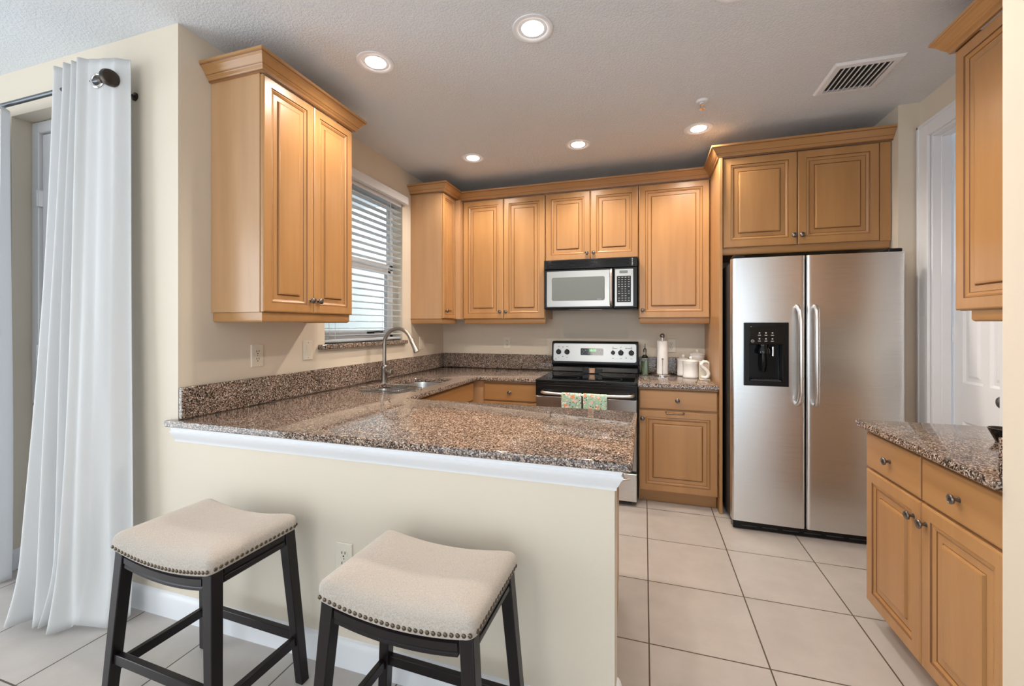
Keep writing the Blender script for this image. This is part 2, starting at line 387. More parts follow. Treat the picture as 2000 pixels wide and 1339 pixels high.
# stucco wall seen through the kitchen window, and an added bounce ground
wallbox('wall_outside', [(-3.6, 1.9, 0, -3.4, 7.0, 3.1)], STUCCO)
wallbox('bounce_ground', [(-3.39, 1.6, 0.001, -2.22, 6.9, 0.02)], BOUNCE)  # pale ground added to bounce light onto the blind
# ---- kitchen window
wn = struct(thing('window_1', (XL-0.1, (WY0+WY1)/2, WZ0), None, None))
m = MB(); X0, X1 = XL-0.14, XL-0.10
for (a, b, c, d) in ((WY0, WY0+0.045, WZ0, WZ1), (WY1-0.045, WY1, WZ0, WZ1), (WY0, WY1, WZ0, WZ0+0.05), (WY0, WY1, WZ1-0.05, WZ1), (WY0, WY1, 1.83, 1.885)):
    m.box(X0, a, c, X1, b, d)
m.build('window_frame', WHITE, wn, bev=0.003)
m = MB()
for (a, b, c, d) in ((WY0+.045, WY0+.09, WZ0+.05, 1.83), (WY1-.09, WY1-.045, WZ0+.05, 1.83), (WY0+.045, WY1-.045, WZ0+.05, WZ0+.09), (WY0+.045, WY1-.045, 1.80, 1.83)):
    m.box(X0+.01, a, c, X1+.01, b, d)
m.build('window_sash', WHITE, wn, bev=0.003)
MB().box(X0+.018, WY0+.02, WZ0+.02, X0+.022, WY1-.02, WZ1-.02).build('window_glass', GLASS, wn)
m = MB(); m.box(X1+.01, 2.86, 1.285, X1+.03, 2.93, 1.30); m.tube([(X1+.03, 2.89, 1.295), (X1+.045, 2.96, 1.30), (X1+.045, 3.02, 1.297)], 0.006)
m.build('window_handle', BLACK, wn)
MB().box(XL-0.095, WY0-.06, WZ0-0.033, XL+0.035, WY1+.04, WZ0).build('window_sill', GRANITE, wn, bev=0.006)
# ---- pantry door on the right
dr = struct(thing('door_1', (1.72, DY0+.3, 0), None, None))
m = MB()
for (a, b, c, d) in ((DY0-.075, DY0+.008, 0, DZ+.083), (DY1-.008, DY1+.09, 0, DZ+.083), (DY0+.008, DY1-.008, DZ-.008, DZ+.083)):
    m.box(1.632, a, c, 1.6495, b, d); 
for (a, b, c, d) in ((DY0-.075, DY0-.055, 0, DZ+.083), (DY1+.07, DY1+.09, 0, DZ+.083), (DY0-.075, DY1+.09, DZ+.063, DZ+.083)):
    m.box(1.626, a, c, 1.64, b, d)
m.build('door_casing', WHITE, dr, bev=0.004)
m = MB()
for (a, b, c, d) in ((DY0+.0005, DY0+.018, 0, DZ), (DY1-.018, DY1-.0005, 0, DZ), (DY0+.018, DY1-.018, DZ-.018, DZ-.0005)):
    m.box(1.651, a, c, 1.80, b, d)
for (a, b, c, d) in ((DY0+.018, DY0+.03, 0, DZ-.018), (DY1-.03, DY1-.018, 0, DZ-.018), (DY0+.03, DY1-.03, DZ-.03, DZ-.018)):
    m.box(1.690, a, c, 1.735, b, d)
m.build('door_jamb', WHITE, dr, bev=0.003)
m = MB(); LY1, LY0 = DY1-.032, DY0+.032; Wd = LY1-LY0
m.box(1.757, LY0, 0.008, 1.785, LY1, DZ-.033)
cols = [(0.070, 0.220), (0.265, 0.415)]; rows = [(0.22, 0.80), (1.02, 1.76), (1.89, 2.28)]
hs = [0.008] + [q for r in rows for q in r] + [DZ-.033]
xs = [0, cols[0][0], cols[0][1], cols[1][0], cols[1][1], Wd]
for i in range(0, 6, 2): m.obox((1.757, LY1, 0), '-X', xs[i], 0.008, 0, xs[i+1], DZ-.033, 0.012)
for j in range(0, 8, 2):
    for c in cols: m.obox((1.757, LY1, 0), '-X', c[0], hs[j], 0, c[1], hs[j+1], 0.012)
for c in cols:
    for r in rows:
        m.rings((1.757, LY1-c[0], r[0]), '-X', c[1]-c[0], r[1]-r[0], [(0, 0.0), (0.0, 0.012), (0.012, 0.002), (0.03, 0.003), (0.045, 0.010)])
m.build('door_leaf', WHITE, dr, fixn=True, smooth=False)
lf = dr.children[-1]
MB().lathe([(0.032, 0), (0.034, 0.004), (0.028, 0.008), (0.012, 0.010), (0.011, 0.028), (0.020, 0.034), (0.029, 0.042), (0.031, 0.052), (0.026, 0.062), (0.012, 0.067), (0, 0.068)], (1.745, LY0+.055, 0.965), (-1, 0, 0)).build('door_handle', PEWTER, dr)
MB().lathe([(0.028, 0), (0.029, 0.006), (0.020, 0.012), (0.006, 0.014), (0.006, 0.022), (0, 0.022)], (1.745, LY0+.055, 1.15), (-1, 0, 0)).build('door_lock', PEWTER, dr)
m = MB()
for z in (0.25, 1.25, 2.2): m.box(1.738, LY1-.001, z, 1.757, LY1+.0025, z+.09)
m.build('door_hinge', WHITE, dr)
# ---- recessed patio door on the left
dl = struct(thing('door_2', ((RX0+RX1)/2, YW+.09, 0), None, None))
m = MB(); y0, y1 = YW+.078, YW+.15
for (a, b, c, d) in ((RX0+.001, RX0+.062, 0, RZ-.002), (RX1-.062, RX1-.001, 0, RZ-.002), (RX0+.062, RX1-.062, RZ-.065, RZ-.002)): m.box(a, y0, c, b, y1, d)
m.build('door_frame', WHITE, dl, bev=0.004)
MB().box(RX0+.0625, y0+.020, 0.01, RX0+.0745, y0+.06, RZ-.066).build('gap_shade_strip', SLOT, dl)  # dark strip painted in for the shaded gap beside the door leaf
m = MB(); m.box(RX0+.076, y0+.012, 0.01, RX1-.066, y0+.055, RZ-.071)
m.rings((RX0+.19, y0+.012, 0.35), '-Y', (RX1-RX0)-.37, 1.7, [(0, 0), (0, 0.008), (0.02, 0.008), (0.03, 0.001)])
m.build('door_leaf', WHITE, dl, bev=0.003)
m = MB()
for z in (0.3, 1.15, 2.02): m.box(RX0+.03, y0-.004, z, RX0+.058, y0, z+.09); m.box(RX0+.06, y0-.004, z, RX0+.078, y0+.012, z+.09); m.lathe([(0.007, 0), (0.007, 0.09)], (RX0+.064, y0-.003, z), (0, 0, 1), 10)
m.build('door_hinge', WHITE, dl)
MB().lathe([(0.02, 0), (0.02, 0.006), (0.008, 0.01), (0.008, 0.03), (0.02, 0.035), (0.022, 0.045), (0.012, 0.055), (0, 0.056)], (RX1-.14, y0+.012, 0.95), (0, -1, 0)).build('door_handle', PEWTER, dl)
MB().lathe([(0.014, 0), (0.014, 0.004), (0.008, 0.012), (0, 0.013)], (RX0+.048, y0, 0.905), (0, -1, 0), 16).build('door_bumper', BRONZE, dl)

# ================================================================== CABINETRY
T = 0.02
def knob(parent, loc, face, s=1.0):
    n = FR[face][2]
    P = [(0.0095, 0), (0.0095, 0.002), (0.006, 0.004), (0.005, 0.012), (0.008, 0.016), (0.0155, 0.019), (0.0165, 0.022), (0.0160, 0.025), (0.0130, 0.0268), (0.0118, 0.0258), (0.0105, 0.0262), (0.006, 0.0282), (0, 0.0288)]
    return MB().lathe([(r*s, h*s) for r, h in P], loc, n, 22).build('knob', PEWTER, parent, angle=50)
def panel_door(parent, o, w, h, face, knob_at=None, name='door', mat=WOOD):
    k = min(1.0, w/0.36) if w < 0.36 else 1.0
    R = [(0, 0), (0, T-.006), (0.002, T-.002), (0.007, T), (0.050*k, T), (0.0532*k, T-.0045, 1), (0.060*k, T-.003), (0.070*k, T-.008), (0.0735*k, T-.010, 1),
         (0.098*k, T-.0105), (0.1015*k, T-.0125, 1), (0.105*k, T-.003), (0.112*k, T-.0015)]
    d = MB().rings(o, face, w, h, R).build(name, [mat, GLAZE], parent, smooth=False)
    if knob_at:
        u, v, n = FR[face]; knob(d, Vector(o)+u*knob_at[0]+v*knob_at[1]+n*T, face)
    return d
def slab_front(parent, o, w, h, face, mat, knob_on=True, name='drawer'):
    R = [(0, 0), (0, T-.007), (0.0015, T-.006, 1), (0.004, T-.003), (0.009, T)]
    d = MB().rings(o, face, w, h, R).build(name, [mat, GLAZE], parent, smooth=False)
    if knob_on:
        u, v, n = FR[face]; knob(d, Vector(o)+u*(w/2)+v*(h/2)+n*T, face)
    return d
CROWN = [(0, 0), (0.012, 0), (0.0135, 0.008), (0.016, 0.014), (0.024, 0.022), (0.026, 0.026), (0.0275, 0.0285), (0.030, 0.031), (0.036, 0.042), (0.046, 0.055), (0.054, 0.062), (0.0555, 0.066), (0.060, 0.068), (0.060, 0.080), (0, 0.080)]
CG = {5: 1, 10: 1, 1: 1}
RAIL = [(-0.045, 0), (-0.018, 0), (-0.013, 0.004), (-0.010, 0.010), (-0.010, 0.046), (-0.045, 0.046)]
ZD0, ZD1 = 1.414, 2.547
# ---- left upper cabinet (beside the window)
c = thing('wall_cabinet', (-1.9, 1.85, 1.365), 'tall two-door maple wall cabinet with crown moulding left of the window', 'cabinet')
MB().box(XL+.001, 1.528, 1.411, -1.748, 2.159, 2.552).build('cabinet_body', WOODP, c, bev=0.0015)
MB().sweep([(XL+.001, 1.528), (-1.728, 1.528), (-1.728, 2.159), (XL+.001, 2.159)], CROWN, 2.546, CG).build('crown_moulding', [WOODX, GLAZE], c, smooth=False)
MB().sweep([(XL+.001, 1.528), (-1.735, 1.528), (-1.735, 2.159), (XL+.001, 2.159)], RAIL, 1.3645).build('light_rail', WOODX, c)
panel_door(c, (-1.747, 1.531, ZD0), 0.311, ZD1-ZD0-.004, '+X', (0.290, 0.068))
panel_door(c, (-1.747, 1.845, ZD0), 0.311, ZD1-ZD0-.004, '+X', (0.030, 0.068))
# ---- corner upper
c = thing('wall_cabinet', (-1.88, 3.7, 1.365), 'narrow corner maple wall cabinet just right of the window', 'cabinet')
MB().box(XL+.001, 3.369, 1.411, -1.748, YB-.002, 2.547).box(-1.748, 3.628, 1.411, -1.682, YB-.002, 2.547).build('cabinet_body', WOODP, c, bev=0.0015)
panel_door(c, (-1.747, 3.372, ZD0), 0.252, ZD1-ZD0-.004, '+X', (0.040, 0.068))
MB().sweep([(XL+.001, 3.369), (-1.735, 3.369), (-1.735, 3.69)], RAIL, 1.3645).build('light_rail', WOODX, c)
# ---- back run uppers
def upper(x0, x1, z0, doors, label, kz=0.066, rail=True, yf=3.712):
    c = thing('wall_cabinet', ((x0+x1)/2, (yf+YB)/2, z0-.05 if rail else z0-.003), label, 'cabinet')
    MB().box(x0, yf, z0-.003, x1, YB-.002, 2.547).build('cabinet_body', WOODP, c, bev=0.0015)
    for (a, b, ka) in doors: panel_door(c, (a, yf-.001, z0), b-a, ZD1-z0-.004, '-Y', (ka, kz))
    if rail: MB().sweep([(x0+.012, yf-.009), (x1-.002, yf-.009)], RAIL, z0-.0495).build('light_rail', WOODX, c)
    return c
upper(-1.681, -0.866, ZD0, [(-1.678, -1.269, 0.378), (-1.265, -0.870, 0.026)], 'tall two-door maple wall cabinet left of the microwave')
upper(-0.864, -0.050, 1.934, [(-0.861, -0.459, 0.375), (-0.455, -0.052, 0.028)], 'short two-door maple wall cabinet above the microwave', 0.055, False)
upper(-0.048, 0.512, ZD0, [(-0.044, 0.508, 0.030)], 'single-door maple wall cabinet above the white canisters')
# ---- over-fridge cabinet + tall panel
YF = 3.30
c = thing('wall_cabinet', (1.03, 3.66, 1.86), 'deep two-door maple wall cabinet above the refrigerator', 'cabinet')
MB().box(0.538, YF, 1.900, 1.538, YB-.002, 2.547).build('cabinet_body', WOODP, c, bev=0.0015)
panel_door(c, (0.541, YF-.001, 1.905), 0.462, ZD1-1.909, '-Y', (0.440, 0.062))
panel_door(c, (1.007, YF-.001, 1.905), 0.462, ZD1-1.909, '-Y', (0.022, 0.062))
MB().box(1.474, YF-.012, 1.903, 1.534, YF-.0005, ZD1).build('filler_strip', [WOOD], c, bev=0.002)
MB().sweep([(0.541, YF-.009), (1.534, YF-.009)], RAIL, 1.856).build('light_rail', WOODX, c)
tag(MB().box(0.514, 3.262, 0, 0.535, YB-.003, 2.547).build('tall_end_panel', WOOD, bev=0.002), 'tall plain maple end panel standing between canister counter and refrigerator', 'cabinet panel')
tag(MB().sweep([(XL+.001, 3.369), (-1.728, 3.369), (-1.728, 3.692), (0.518, 3.692), (0.518, YF-.018), (1.537, YF-.018)], CROWN, 2.5475, CG).build('crown_moulding', [WOODX, GLAZE], smooth=False),
    'continuous maple crown moulding stepping across the back wall cabinets', 'moulding')
# ---- right upper
c = thing('wall_cabinet', (1.48, 1.9, 1.365), 'honey maple wall cabinet on the right above the short granite counter', 'cabinet')
MB().box(1.322, 1.502, 1.411, 1.649, 2.302, 2.547).build('cabinet_body', WOODP, c, bev=0.0015)
panel_door(c, (1.323, 2.300, ZD0), 0.394, ZD1-ZD0-.004, '-X', (0.366, 0.068))
panel_door(c, (1.323, 1.902, ZD0), 0.394, ZD1-ZD0-.004, '-X', (0.028, 0.068))
MB().sweep([(1.649, 2.302), (1.302, 2.302), (1.302, 1.502)][::-1], [(-a, z) for a, z in CROWN][::-1], 2.5465, None).build('crown_moulding', [WOODY, GLAZE], c, smooth=False)
MB().sweep([(1.649, 2.245), (1.312, 2.245), (1.312, 1.502)][::-1], [(-a, z) for a, z in RAIL][::-1], 1.3645).build('light_rail', WOODY, c)
# ---- base cabinets
def base(x0, x1, label, drawer_split=0.707, door_knob=None, yf=3.312, name='base_cabinet'):
    c = thing(name, ((x0+x1)/2, (yf+YB)/2, 0), label, 'cabinet')
    MB().box(x0, yf, 0.10, x1, YB-.003, 0.883).build('cabinet_body', WOODP, c, bev=0.0015)
    MB().box(x0+.002, yf+.055, 0, x1-.002, YB-.02, 0.1).build('toe_kick', WOODX, c)
    slab_front(c, (x0+.004, yf-.001, drawer_split+.006), x1-x0-.008, 0.866-drawer_split-.006, '-Y', WOODX)
    panel_door(c, (x0+.004, yf-.001, 0.103), x1-x0-.008, drawer_split-.106, '-Y', door_knob)
    return c
base(-1.312, -0.835, 'maple base cabinet with one drawer left of the range', 0.712, (0.44, 0.54))
base(-0.043, 0.512, 'maple base cabinet with one drawer and door between range and refrigerator', 0.712, (0.026, 0.545))
# sink base, facing +X
c = thing('base_cabinet', (-1.7, 2.7, 0), 'maple sink base cabinet under the kitchen window', 'cabinet')
m = MB(); XS = -1.412
m.box(XL+.002, 2.19, 0.10, XS, 2.21, 0.883); m.box(XL+.002, 3.27, 0.10, XS, 3.29, 0.883); m.box(XL+.002, 2.21, 0.10, XS, 3.27, 0.12)
m.box(XS-.02, 2.21, 0.12, XS, 3.27, 0.883); m.box(XS-.02, 3.29, 0.10, XS, 3.312, 0.883)
m.box(XS-.02, 3.312, 0.10, -1.314, 3.332, 0.883)
m.build('cabinet_body', WOODP, c, bev=0.0015)
MB().box(XS-.075, 2.2, 0, XS-.055, 3.3, 0.099).build('toe_kick', WOODY, c)
slab_front(c, (XS-.001, 2.205, 0.713), 1.075, 0.153, '+X', WOODY, False, 'false_drawer')
panel_door(c, (XS-.001, 2.205, 0.103), 0.535, 0.603, '+X', (0.505, 0.54))
panel_door(c, (XS-.001, 2.744, 0.103), 0.535, 0.603, '+X', (0.030, 0.54))
# peninsula bases, facing +Y
for (a, b, lab) in ((-1.385, -0.755, 'two-door maple base cabinet under the peninsula nearest the sink'), (-0.752, -0.12, 'two-door maple base cabinet under the free end of the peninsula')):
    c = thing('base_cabinet', ((a+b)/2, 1.8, 0), lab, 'cabinet')
    MB().box(a, YW+.128, 0.10, b, 2.118, 0.883).build('cabinet_body', WOODP, c, bev=0.0015)
    MB().box(a, YW+.14, 0, b, 2.06, 0.099).build('toe_kick', WOODX, c)
    slab_front(c, (b-.004, 2.117, 0.713), b-a-.008, 0.153, '+Y', WOODX)
    hw = (b-a-.012)/2
    panel_door(c, (b-.004, 2.117, 0.103), hw, 0.603, '+Y', (hw-.03, 0.54)); panel_door(c, (b-.008-hw, 2.117, 0.103), hw, 0.603, '+Y', (0.03, 0.54))
# right base, facing -X
c = thing('base_cabinet', (1.3, 1.89, 0), 'honey maple base cabinet with two drawers and two doors at the right', 'cabinet')
XR = 0.992
MB().box(XR, 1.502, 0.095, 1.649, 2.290, 0.883).build('cabinet_body', WOODP, c, bev=0.0015)
MB().box(XR+.06, 1.505, 0, 1.648, 2.27, 0.0945).build('toe_kick', WOODY, c)
for (y, w) in ((2.288, 0.386), (1.892, 0.386)):
    slab_front(c, (XR+.001, y, 0.704), w, 0.158, '-X', WOODY)
panel_door(c, (XR+.001, 2.288, 0.098), 0.391, 0.598, '-X', (0.352, 0.53))
panel_door(c, (XR+.001, 1.892, 0.098), 0.388, 0.598, '-X', (0.028, 0.53))

# ================================================================== COUNTERTOPS
def offset(poly, d):
    N = len(poly); out = []
    for i in range(N):
        p0, p1, p2 = Vector(poly[i-1]), Vector(poly[i]), Vector(poly[(i+1) % N])
        d1 = (p1-p0).normalized(); d2 = (p2-p1).normalized()
        n1 = Vector((-d1.y, d1.x)); n2 = Vector((-d2.y, d2.x))
        q = (n1+n2)/(1+n1.dot(n2)); out.append(tuple(p1+q*d))
    return out                                              # CCW polygon: positive d = inwards
def slab(name, poly, z1, z0, mat, parent=None, holes=(), rnd=0.007):
    bm = bmesh.new(); o = Vector((0, 0, 0))
    def loop(P, z): return [bm.verts.new((x, y, z)) for x, y in P]
    def ed(vs): return [bm.edges.new((vs[i], vs[(i+1) % len(vs)])) for i in range(len(vs))]
    def band(a, b):
        for i in range(len(a)):
            j = (i+1) % len(a); bm.faces.new((a[i], a[j], b[j], b[i]))
    lv = [(rnd, z1), (rnd*.3, z1-rnd*.3), (0, z1-rnd), (0, z0+rnd*.6), (rnd*.6, z0)]
    L = [loop(offset(poly, d), z) for d, z in lv]
    for a, b in zip(L, L[1:]): band(a, b)
    H = []
    for h in holes:
        lh = [loop(offset(h, -.003), z1), loop(h, z1-.003), loop(h, z0)]
        band(lh[0], lh[1]); band(lh[1], lh[2]); H.append(lh)
    def get(vs): return [bm.edges.get((vs[i], vs[(i+1) % len(vs)])) for i in range(len(vs))]
    e = get(L[0]); 
    for h in H: e += get(h[0])
    bmesh.ops.triangle_fill(bm, edges=e, use_beauty=True)
    e = get(L[-1])
    for h in H: e += get(h[-1])
    bmesh.ops.triangle_fill(bm, edges=e, use_beauty=True)
    bmesh.ops.recalc_face_normals(bm, faces=bm.faces)
    me = bpy.data.meshes.new(name); bm.to_mesh(me); bm.free(); me.materials.append(mat)
    me.polygons.foreach_set('use_smooth', [True]*len(me.polygons)); me.set_sharp_from_angle(angle=math.radians(40))
    ob = bpy.data.objects.new(name, me); C.objects.link(ob)
    if parent: ob.parent = parent; me.transform(Matrix.Translation(-wloc(parent)))
    return ob
ct = thing('countertop', (-1.1, 1.8, 0.884), 'large U-shaped speckled brown granite worktop with peninsula and sink cutout', 'countertop')
cr = lambda cx, cy, r, a0, a1, n=5: [(cx+r*math.cos(math.radians(a0+(a1-a0)*i/n)), cy+r*math.sin(math.radians(a0+(a1-a0)*i/n))) for i in range(n+1)]
poly = [(-2.100, 1.343)] + cr(-0.035-.02, 1.343+.02, .02, -90, 0) + cr(-0.035-.02, 2.176-.02, .02, 0, 90) + [(-1.361, 2.176), (-1.361, 3.263), (-0.832, 3.263), (-0.832, YB-.002), (XL+.002, YB-.002), (XL+.002, YW-.002), (-2.100, YW-.002)]
# sink hole: two joined bowls
def hole(e=0.0):
    P = []
    P += cr(-1.480+e-.10, 2.290-e+.10, .10, -90, 0, 6)          # near right
    P += cr(-1.480+e-.09, 3.060+e-.09, .09, 0, 90, 6)
    P += cr(-1.840-e+.13, 3.060+e-.13, .13, 90, 180, 6)
    P += [(-1.845-e, 2.76), (-1.855-e, 2.70), (-1.880-e, 2.66)]
    P += cr(-1.890-e+.17, 2.290-e+.17, .17, 180, 270, 7)
    return P
H0 = hole()
slab('counter_slab', poly, ZT, 0.884, GRANITE, ct, [H0])
ZS = 1.061
MB().box(XL+.002, YW+.0005, ZT+.0005, XL+.024, YB-.024, ZS).build('backsplash', GRANITE, ct, bev=0.003)
MB().box(XL+.002, YB-.0238, ZT+.0005, -0.832, YB-.002, ZS).build('backsplash', GRANITE, ct, bev=0.003)
ct2 = thing('countertop', (0.23, 3.64, 0.884), 'short granite worktop between range and refrigerator panel holding white canisters', 'countertop')
slab('counter_slab', [(-0.046, 3.263), (0.5125, 3.263), (0.5125, YB-.002), (-0.046, YB-.002)], ZT, 0.884, GRANITE, ct2)
MB().box(-0.046, YB-.024, ZT+.0005, 0.5125, YB-.002, ZS).build('backsplash', GRANITE, ct2, bev=0.003)
ct3 = thing('countertop', (1.3, 1.9, 0.884), 'granite worktop on the two-drawer base cabinet at the right', 'countertop')
slab('counter_slab', [(0.938, 1.502), (1.6485, 1.502), (1.6485, 2.300), (0.938, 2.300)], ZT, 0.884, GRANITE, ct3)
MB().box(0.960, 1.502, ZT+.0005, 1.6485, 1.524, 1.030).build('backsplash', GRANITE, ct3, bev=0.003)
MB().box(1.627, 1.525, ZT+.0005, 1.6485, 2.29, 1.030).build('backsplash', GRANITE, ct3, bev=0.003)
# ---- sink
sk = thing('kitchen_sink', (-1.67, 2.68, 0.70), 'stainless steel double bowl undermount sink below the window', 'sink')
def bowl(P, ztop, zb, r=0.04):
    m = MB(); k = 0; n = len(P)
    cx = sum(p[0] for p in P)/n; cy = sum(p[1] for p in P)/n
    lv = [(-0.012, ztop), (0.0, ztop), (0.004, ztop-.02), (0.010, zb+.05), (0.022, zb+.015), (0.05, zb)]
    for d, z in lv:
        for q in offset(P, d): m.v.append(Vector((q[0], q[1], z)))
    for j in range(len(lv)-1):
        for i in range(n):
            i2 = (i+1) % n; m.f.append([j*n+i, j*n+i2, (j+1)*n+i2, (j+1)*n+i]); m.m.append(0)
    m.f.append([(len(lv)-1)*n+i for i in range(n)]); m.m.append(0)
    m.lathe([(0.045, zb+.001), (0.043, zb+.004), (0.030, zb+.0015), (0, zb+.001)], (cx, cy, 0), (0, 0, 1), 20, 1, False)
    return m
near = cr(-1.484-.10, 2.294+.10, .10, -90, 0, 6) + cr(-1.484-.05, 2.655-.05, .05, 0, 90, 4) + cr(-1.876+.05, 2.655-.05, .05, 90, 180, 4) + cr(-1.886+.165, 2.294+.165, .165, 180, 270, 7)
far = cr(-1.484-.05, 2.685+.05, .05, -90, 0, 4) + cr(-1.484-.09, 3.056-.09, .09, 0, 90, 6) + cr(-1.838+.13, 3.056-.13, .13, 90, 180, 6) + cr(-1.838+.05, 2.685+.05, .05, 180, 270, 4)
bowl(near, 0.8825, 0.70).build('bowl', [STEELV, CHROME], sk, angle=60); bowl(far, 0.8825, 0.72).build('bowl', [STEELV, CHROME], sk, angle=60)
MB().box(-1.85, 2.656, 0.866, -1.49, 2.684, 0.8815).build('divider', CHROME, sk, bev=0.004)
# wire basket in near bowl
wr = MB(); zt, zb = 0.922, 0.800
x0, x1, y0, y1 = -1.845, -1.53, 2.335, 2.62
R4 = lambda z, e=0: [(a, b, z) for a, b in rrect(x1-x0-2*e, y1-y0-2*e, 0.04, 4, (x0+x1)/2, (y0+y1)/2)]
wr.tube(R4(zt), 0.003, 6, cyc=True); wr.tube(R4(zt-.05, .006), 0.0015, 6, cyc=True); wr.tube(R4(zb, .015), 0.002, 6, cyc=True)
for i in range(15):
    x = x0+.04+(x1-x0-.08)*i/14; wr.tube([(x, y0, zt), (x, y0+.015, zb), (x, y1-.015, zb), (x, y1, zt)], 0.0012, 5)
for i in range(12):
    y = y0+.04+(y1-y0-.08)*i/11; wr.tube([(x0, y, zt), (x0+.015, y, zb), (x1-.015, y, zb), (x1, y, zt)], 0.0012, 5)
wr.tube([(x0, 2.46, zt), (x0-.055, 2.46, zt-.002)], 0.0028, 6); wr.tube([(x1, 2.46, zt), (x1+.065, 2.46, zt-.002)], 0.0028, 6)
wr.tube([(x0, 2.54, zt), (x0-.055, 2.54, zt-.002)], 0.0028, 6); wr.tube([(x1, 2.54, zt), (x1+.065, 2.54, zt-.002)], 0.0028, 6)
tag(wr.build('dish_basket', CHROME), 'chrome wire dish basket resting in the near sink bowl', 'basket')
# ---- faucet
fx, fy = -1.945, 2.80
fc = thing('kitchen_faucet', (fx, fy, ZT), 'tall brushed nickel gooseneck faucet standing behind the sink', 'faucet')
MB().lathe([(0.030, 0), (0.030, 0.006), (0.026, 0.010), (0.026, 0.090), (0.027, 0.095), (0.027, 0.118), (0.022, 0.124), (0.0155, 0.128)], (fx, fy, ZT+.0005)).build('faucet_body', NICKEL, fc)
pts = [(fx, fy, ZT+.125), (fx, fy, 1.20)]
R0 = 0.120; zc = 1.205
for i in range(1, 15):
    a = PI - math.radians(158)*i/14; pts.append((fx+R0+R0*math.cos(a), fy, zc+R0*math.sin(a)))
dx, dz = pts[-1][0]-pts[-2][0], pts[-1][2]-pts[-2][2]; L_ = math.hypot(dx, dz); dx /= L_; dz /= L_
e = pts[-1]
MB().tube(pts+[(e[0]+dx*.01, fy, e[2]+dz*.01)], 0.0145, 14).build('spout', NICKEL, fc, angle=60)
MB().tube([(e[0]+dx*.01, fy, e[2]+dz*.01), (e[0]+dx*.012, fy, e[2]+dz*.012), (e[0]+dx*.07, fy, e[2]+dz*.07), (e[0]+dx*.10, fy, e[2]+dz*.10), (e[0]+dx*.118, fy, e[2]+dz*.118)],
          [0.0145, 0.0165, 0.0175, 0.0215, 0.020], 16).build('spray_head', NICKEL, fc, angle=60)
h = MB().lathe([(0.020, 0), (0.0225, 0.01), (0.0225, 0.055), (0.018, 0.062), (0, 0.062)], (fx+.018, fy, ZT+.068), (0.97, -0.15, 0.12), 18); h.build('handle_hub', NICKEL, fc)
MB().tube([(fx+.060, fy, ZT+.09), (fx+.064, fy-.002, ZT+.125), (fx+.080, fy-.006, ZT+.145)], [0.0055, 0.0045, 0.0045], 8).build('lever', NICKEL, fc)

# ================================================================== WINDOW BLIND
bl = thing('window_blind', (XL-.03, 2.77, WZ0+.02), 'white horizontal slat blind hanging in the kitchen window above the sink', 'blind')
m = MB(); m.box(XL+.002, WY0-.03, 2.425, XL+.045, WY1+.03, 2.492); m.box(XL-.05, WY0+.01, 2.40, XL-.004, WY1-.01, 2.445); m.build('valance', VALANCE, bl, bev=0.004)
m = MB(); n = 23; zs0, zs1 = WZ0+.055, 2.395
for i in range(n):
    z = zs0+(zs1-zs0)*i/(n-1); a = math.radians(5); cx = XL-.030; hw = 0.026
    m.add([(cx-hw*math.cos(a), WY0+.012, z-hw*math.sin(a)), (cx+hw*math.cos(a), WY0+.012, z+hw*math.sin(a)), (cx+hw*math.cos(a), WY1-.012, z+hw*math.sin(a)), (cx-hw*math.cos(a), WY1-.012, z-hw*math.sin(a)),
           (cx-hw*math.cos(a), WY0+.012, z-hw*math.sin(a)+.003), (cx+hw*math.cos(a), WY0+.012, z+hw*math.sin(a)+.003), (cx+hw*math.cos(a), WY1-.012, z+hw*math.sin(a)+.003), (cx-hw*math.cos(a), WY1-.012, z-hw*math.sin(a)+.003)],
          [(0,3,2,1),(4,5,6,7),(0,1,5,4),(1,2,6,5),(2,3,7,6),(3,0,4,7)])
m.build('slats', SLATW, bl, smooth=False)
MB().box(XL-.055, WY0+.012, WZ0+.012, XL-.006, WY1-.012, WZ0+.030).build('bottom_rail', SLATW, bl, bev=0.003)
for y in (2.40, 3.02):
    MB().tube([(XL-.005, y, WZ0+.02), (XL-.005, y, 2.41)], 0.0014, 5).tube([(XL-.056, y, WZ0+.02), (XL-.056, y, 2.41)], 0.0014, 5).build('ladder_cord', SLATW, bl)
MB().tube([(XL+.004, 3.05, 2.0), (XL+.004, 3.05, 2.42)], 0.003, 6).build('tilt_wand', SLATW, bl)

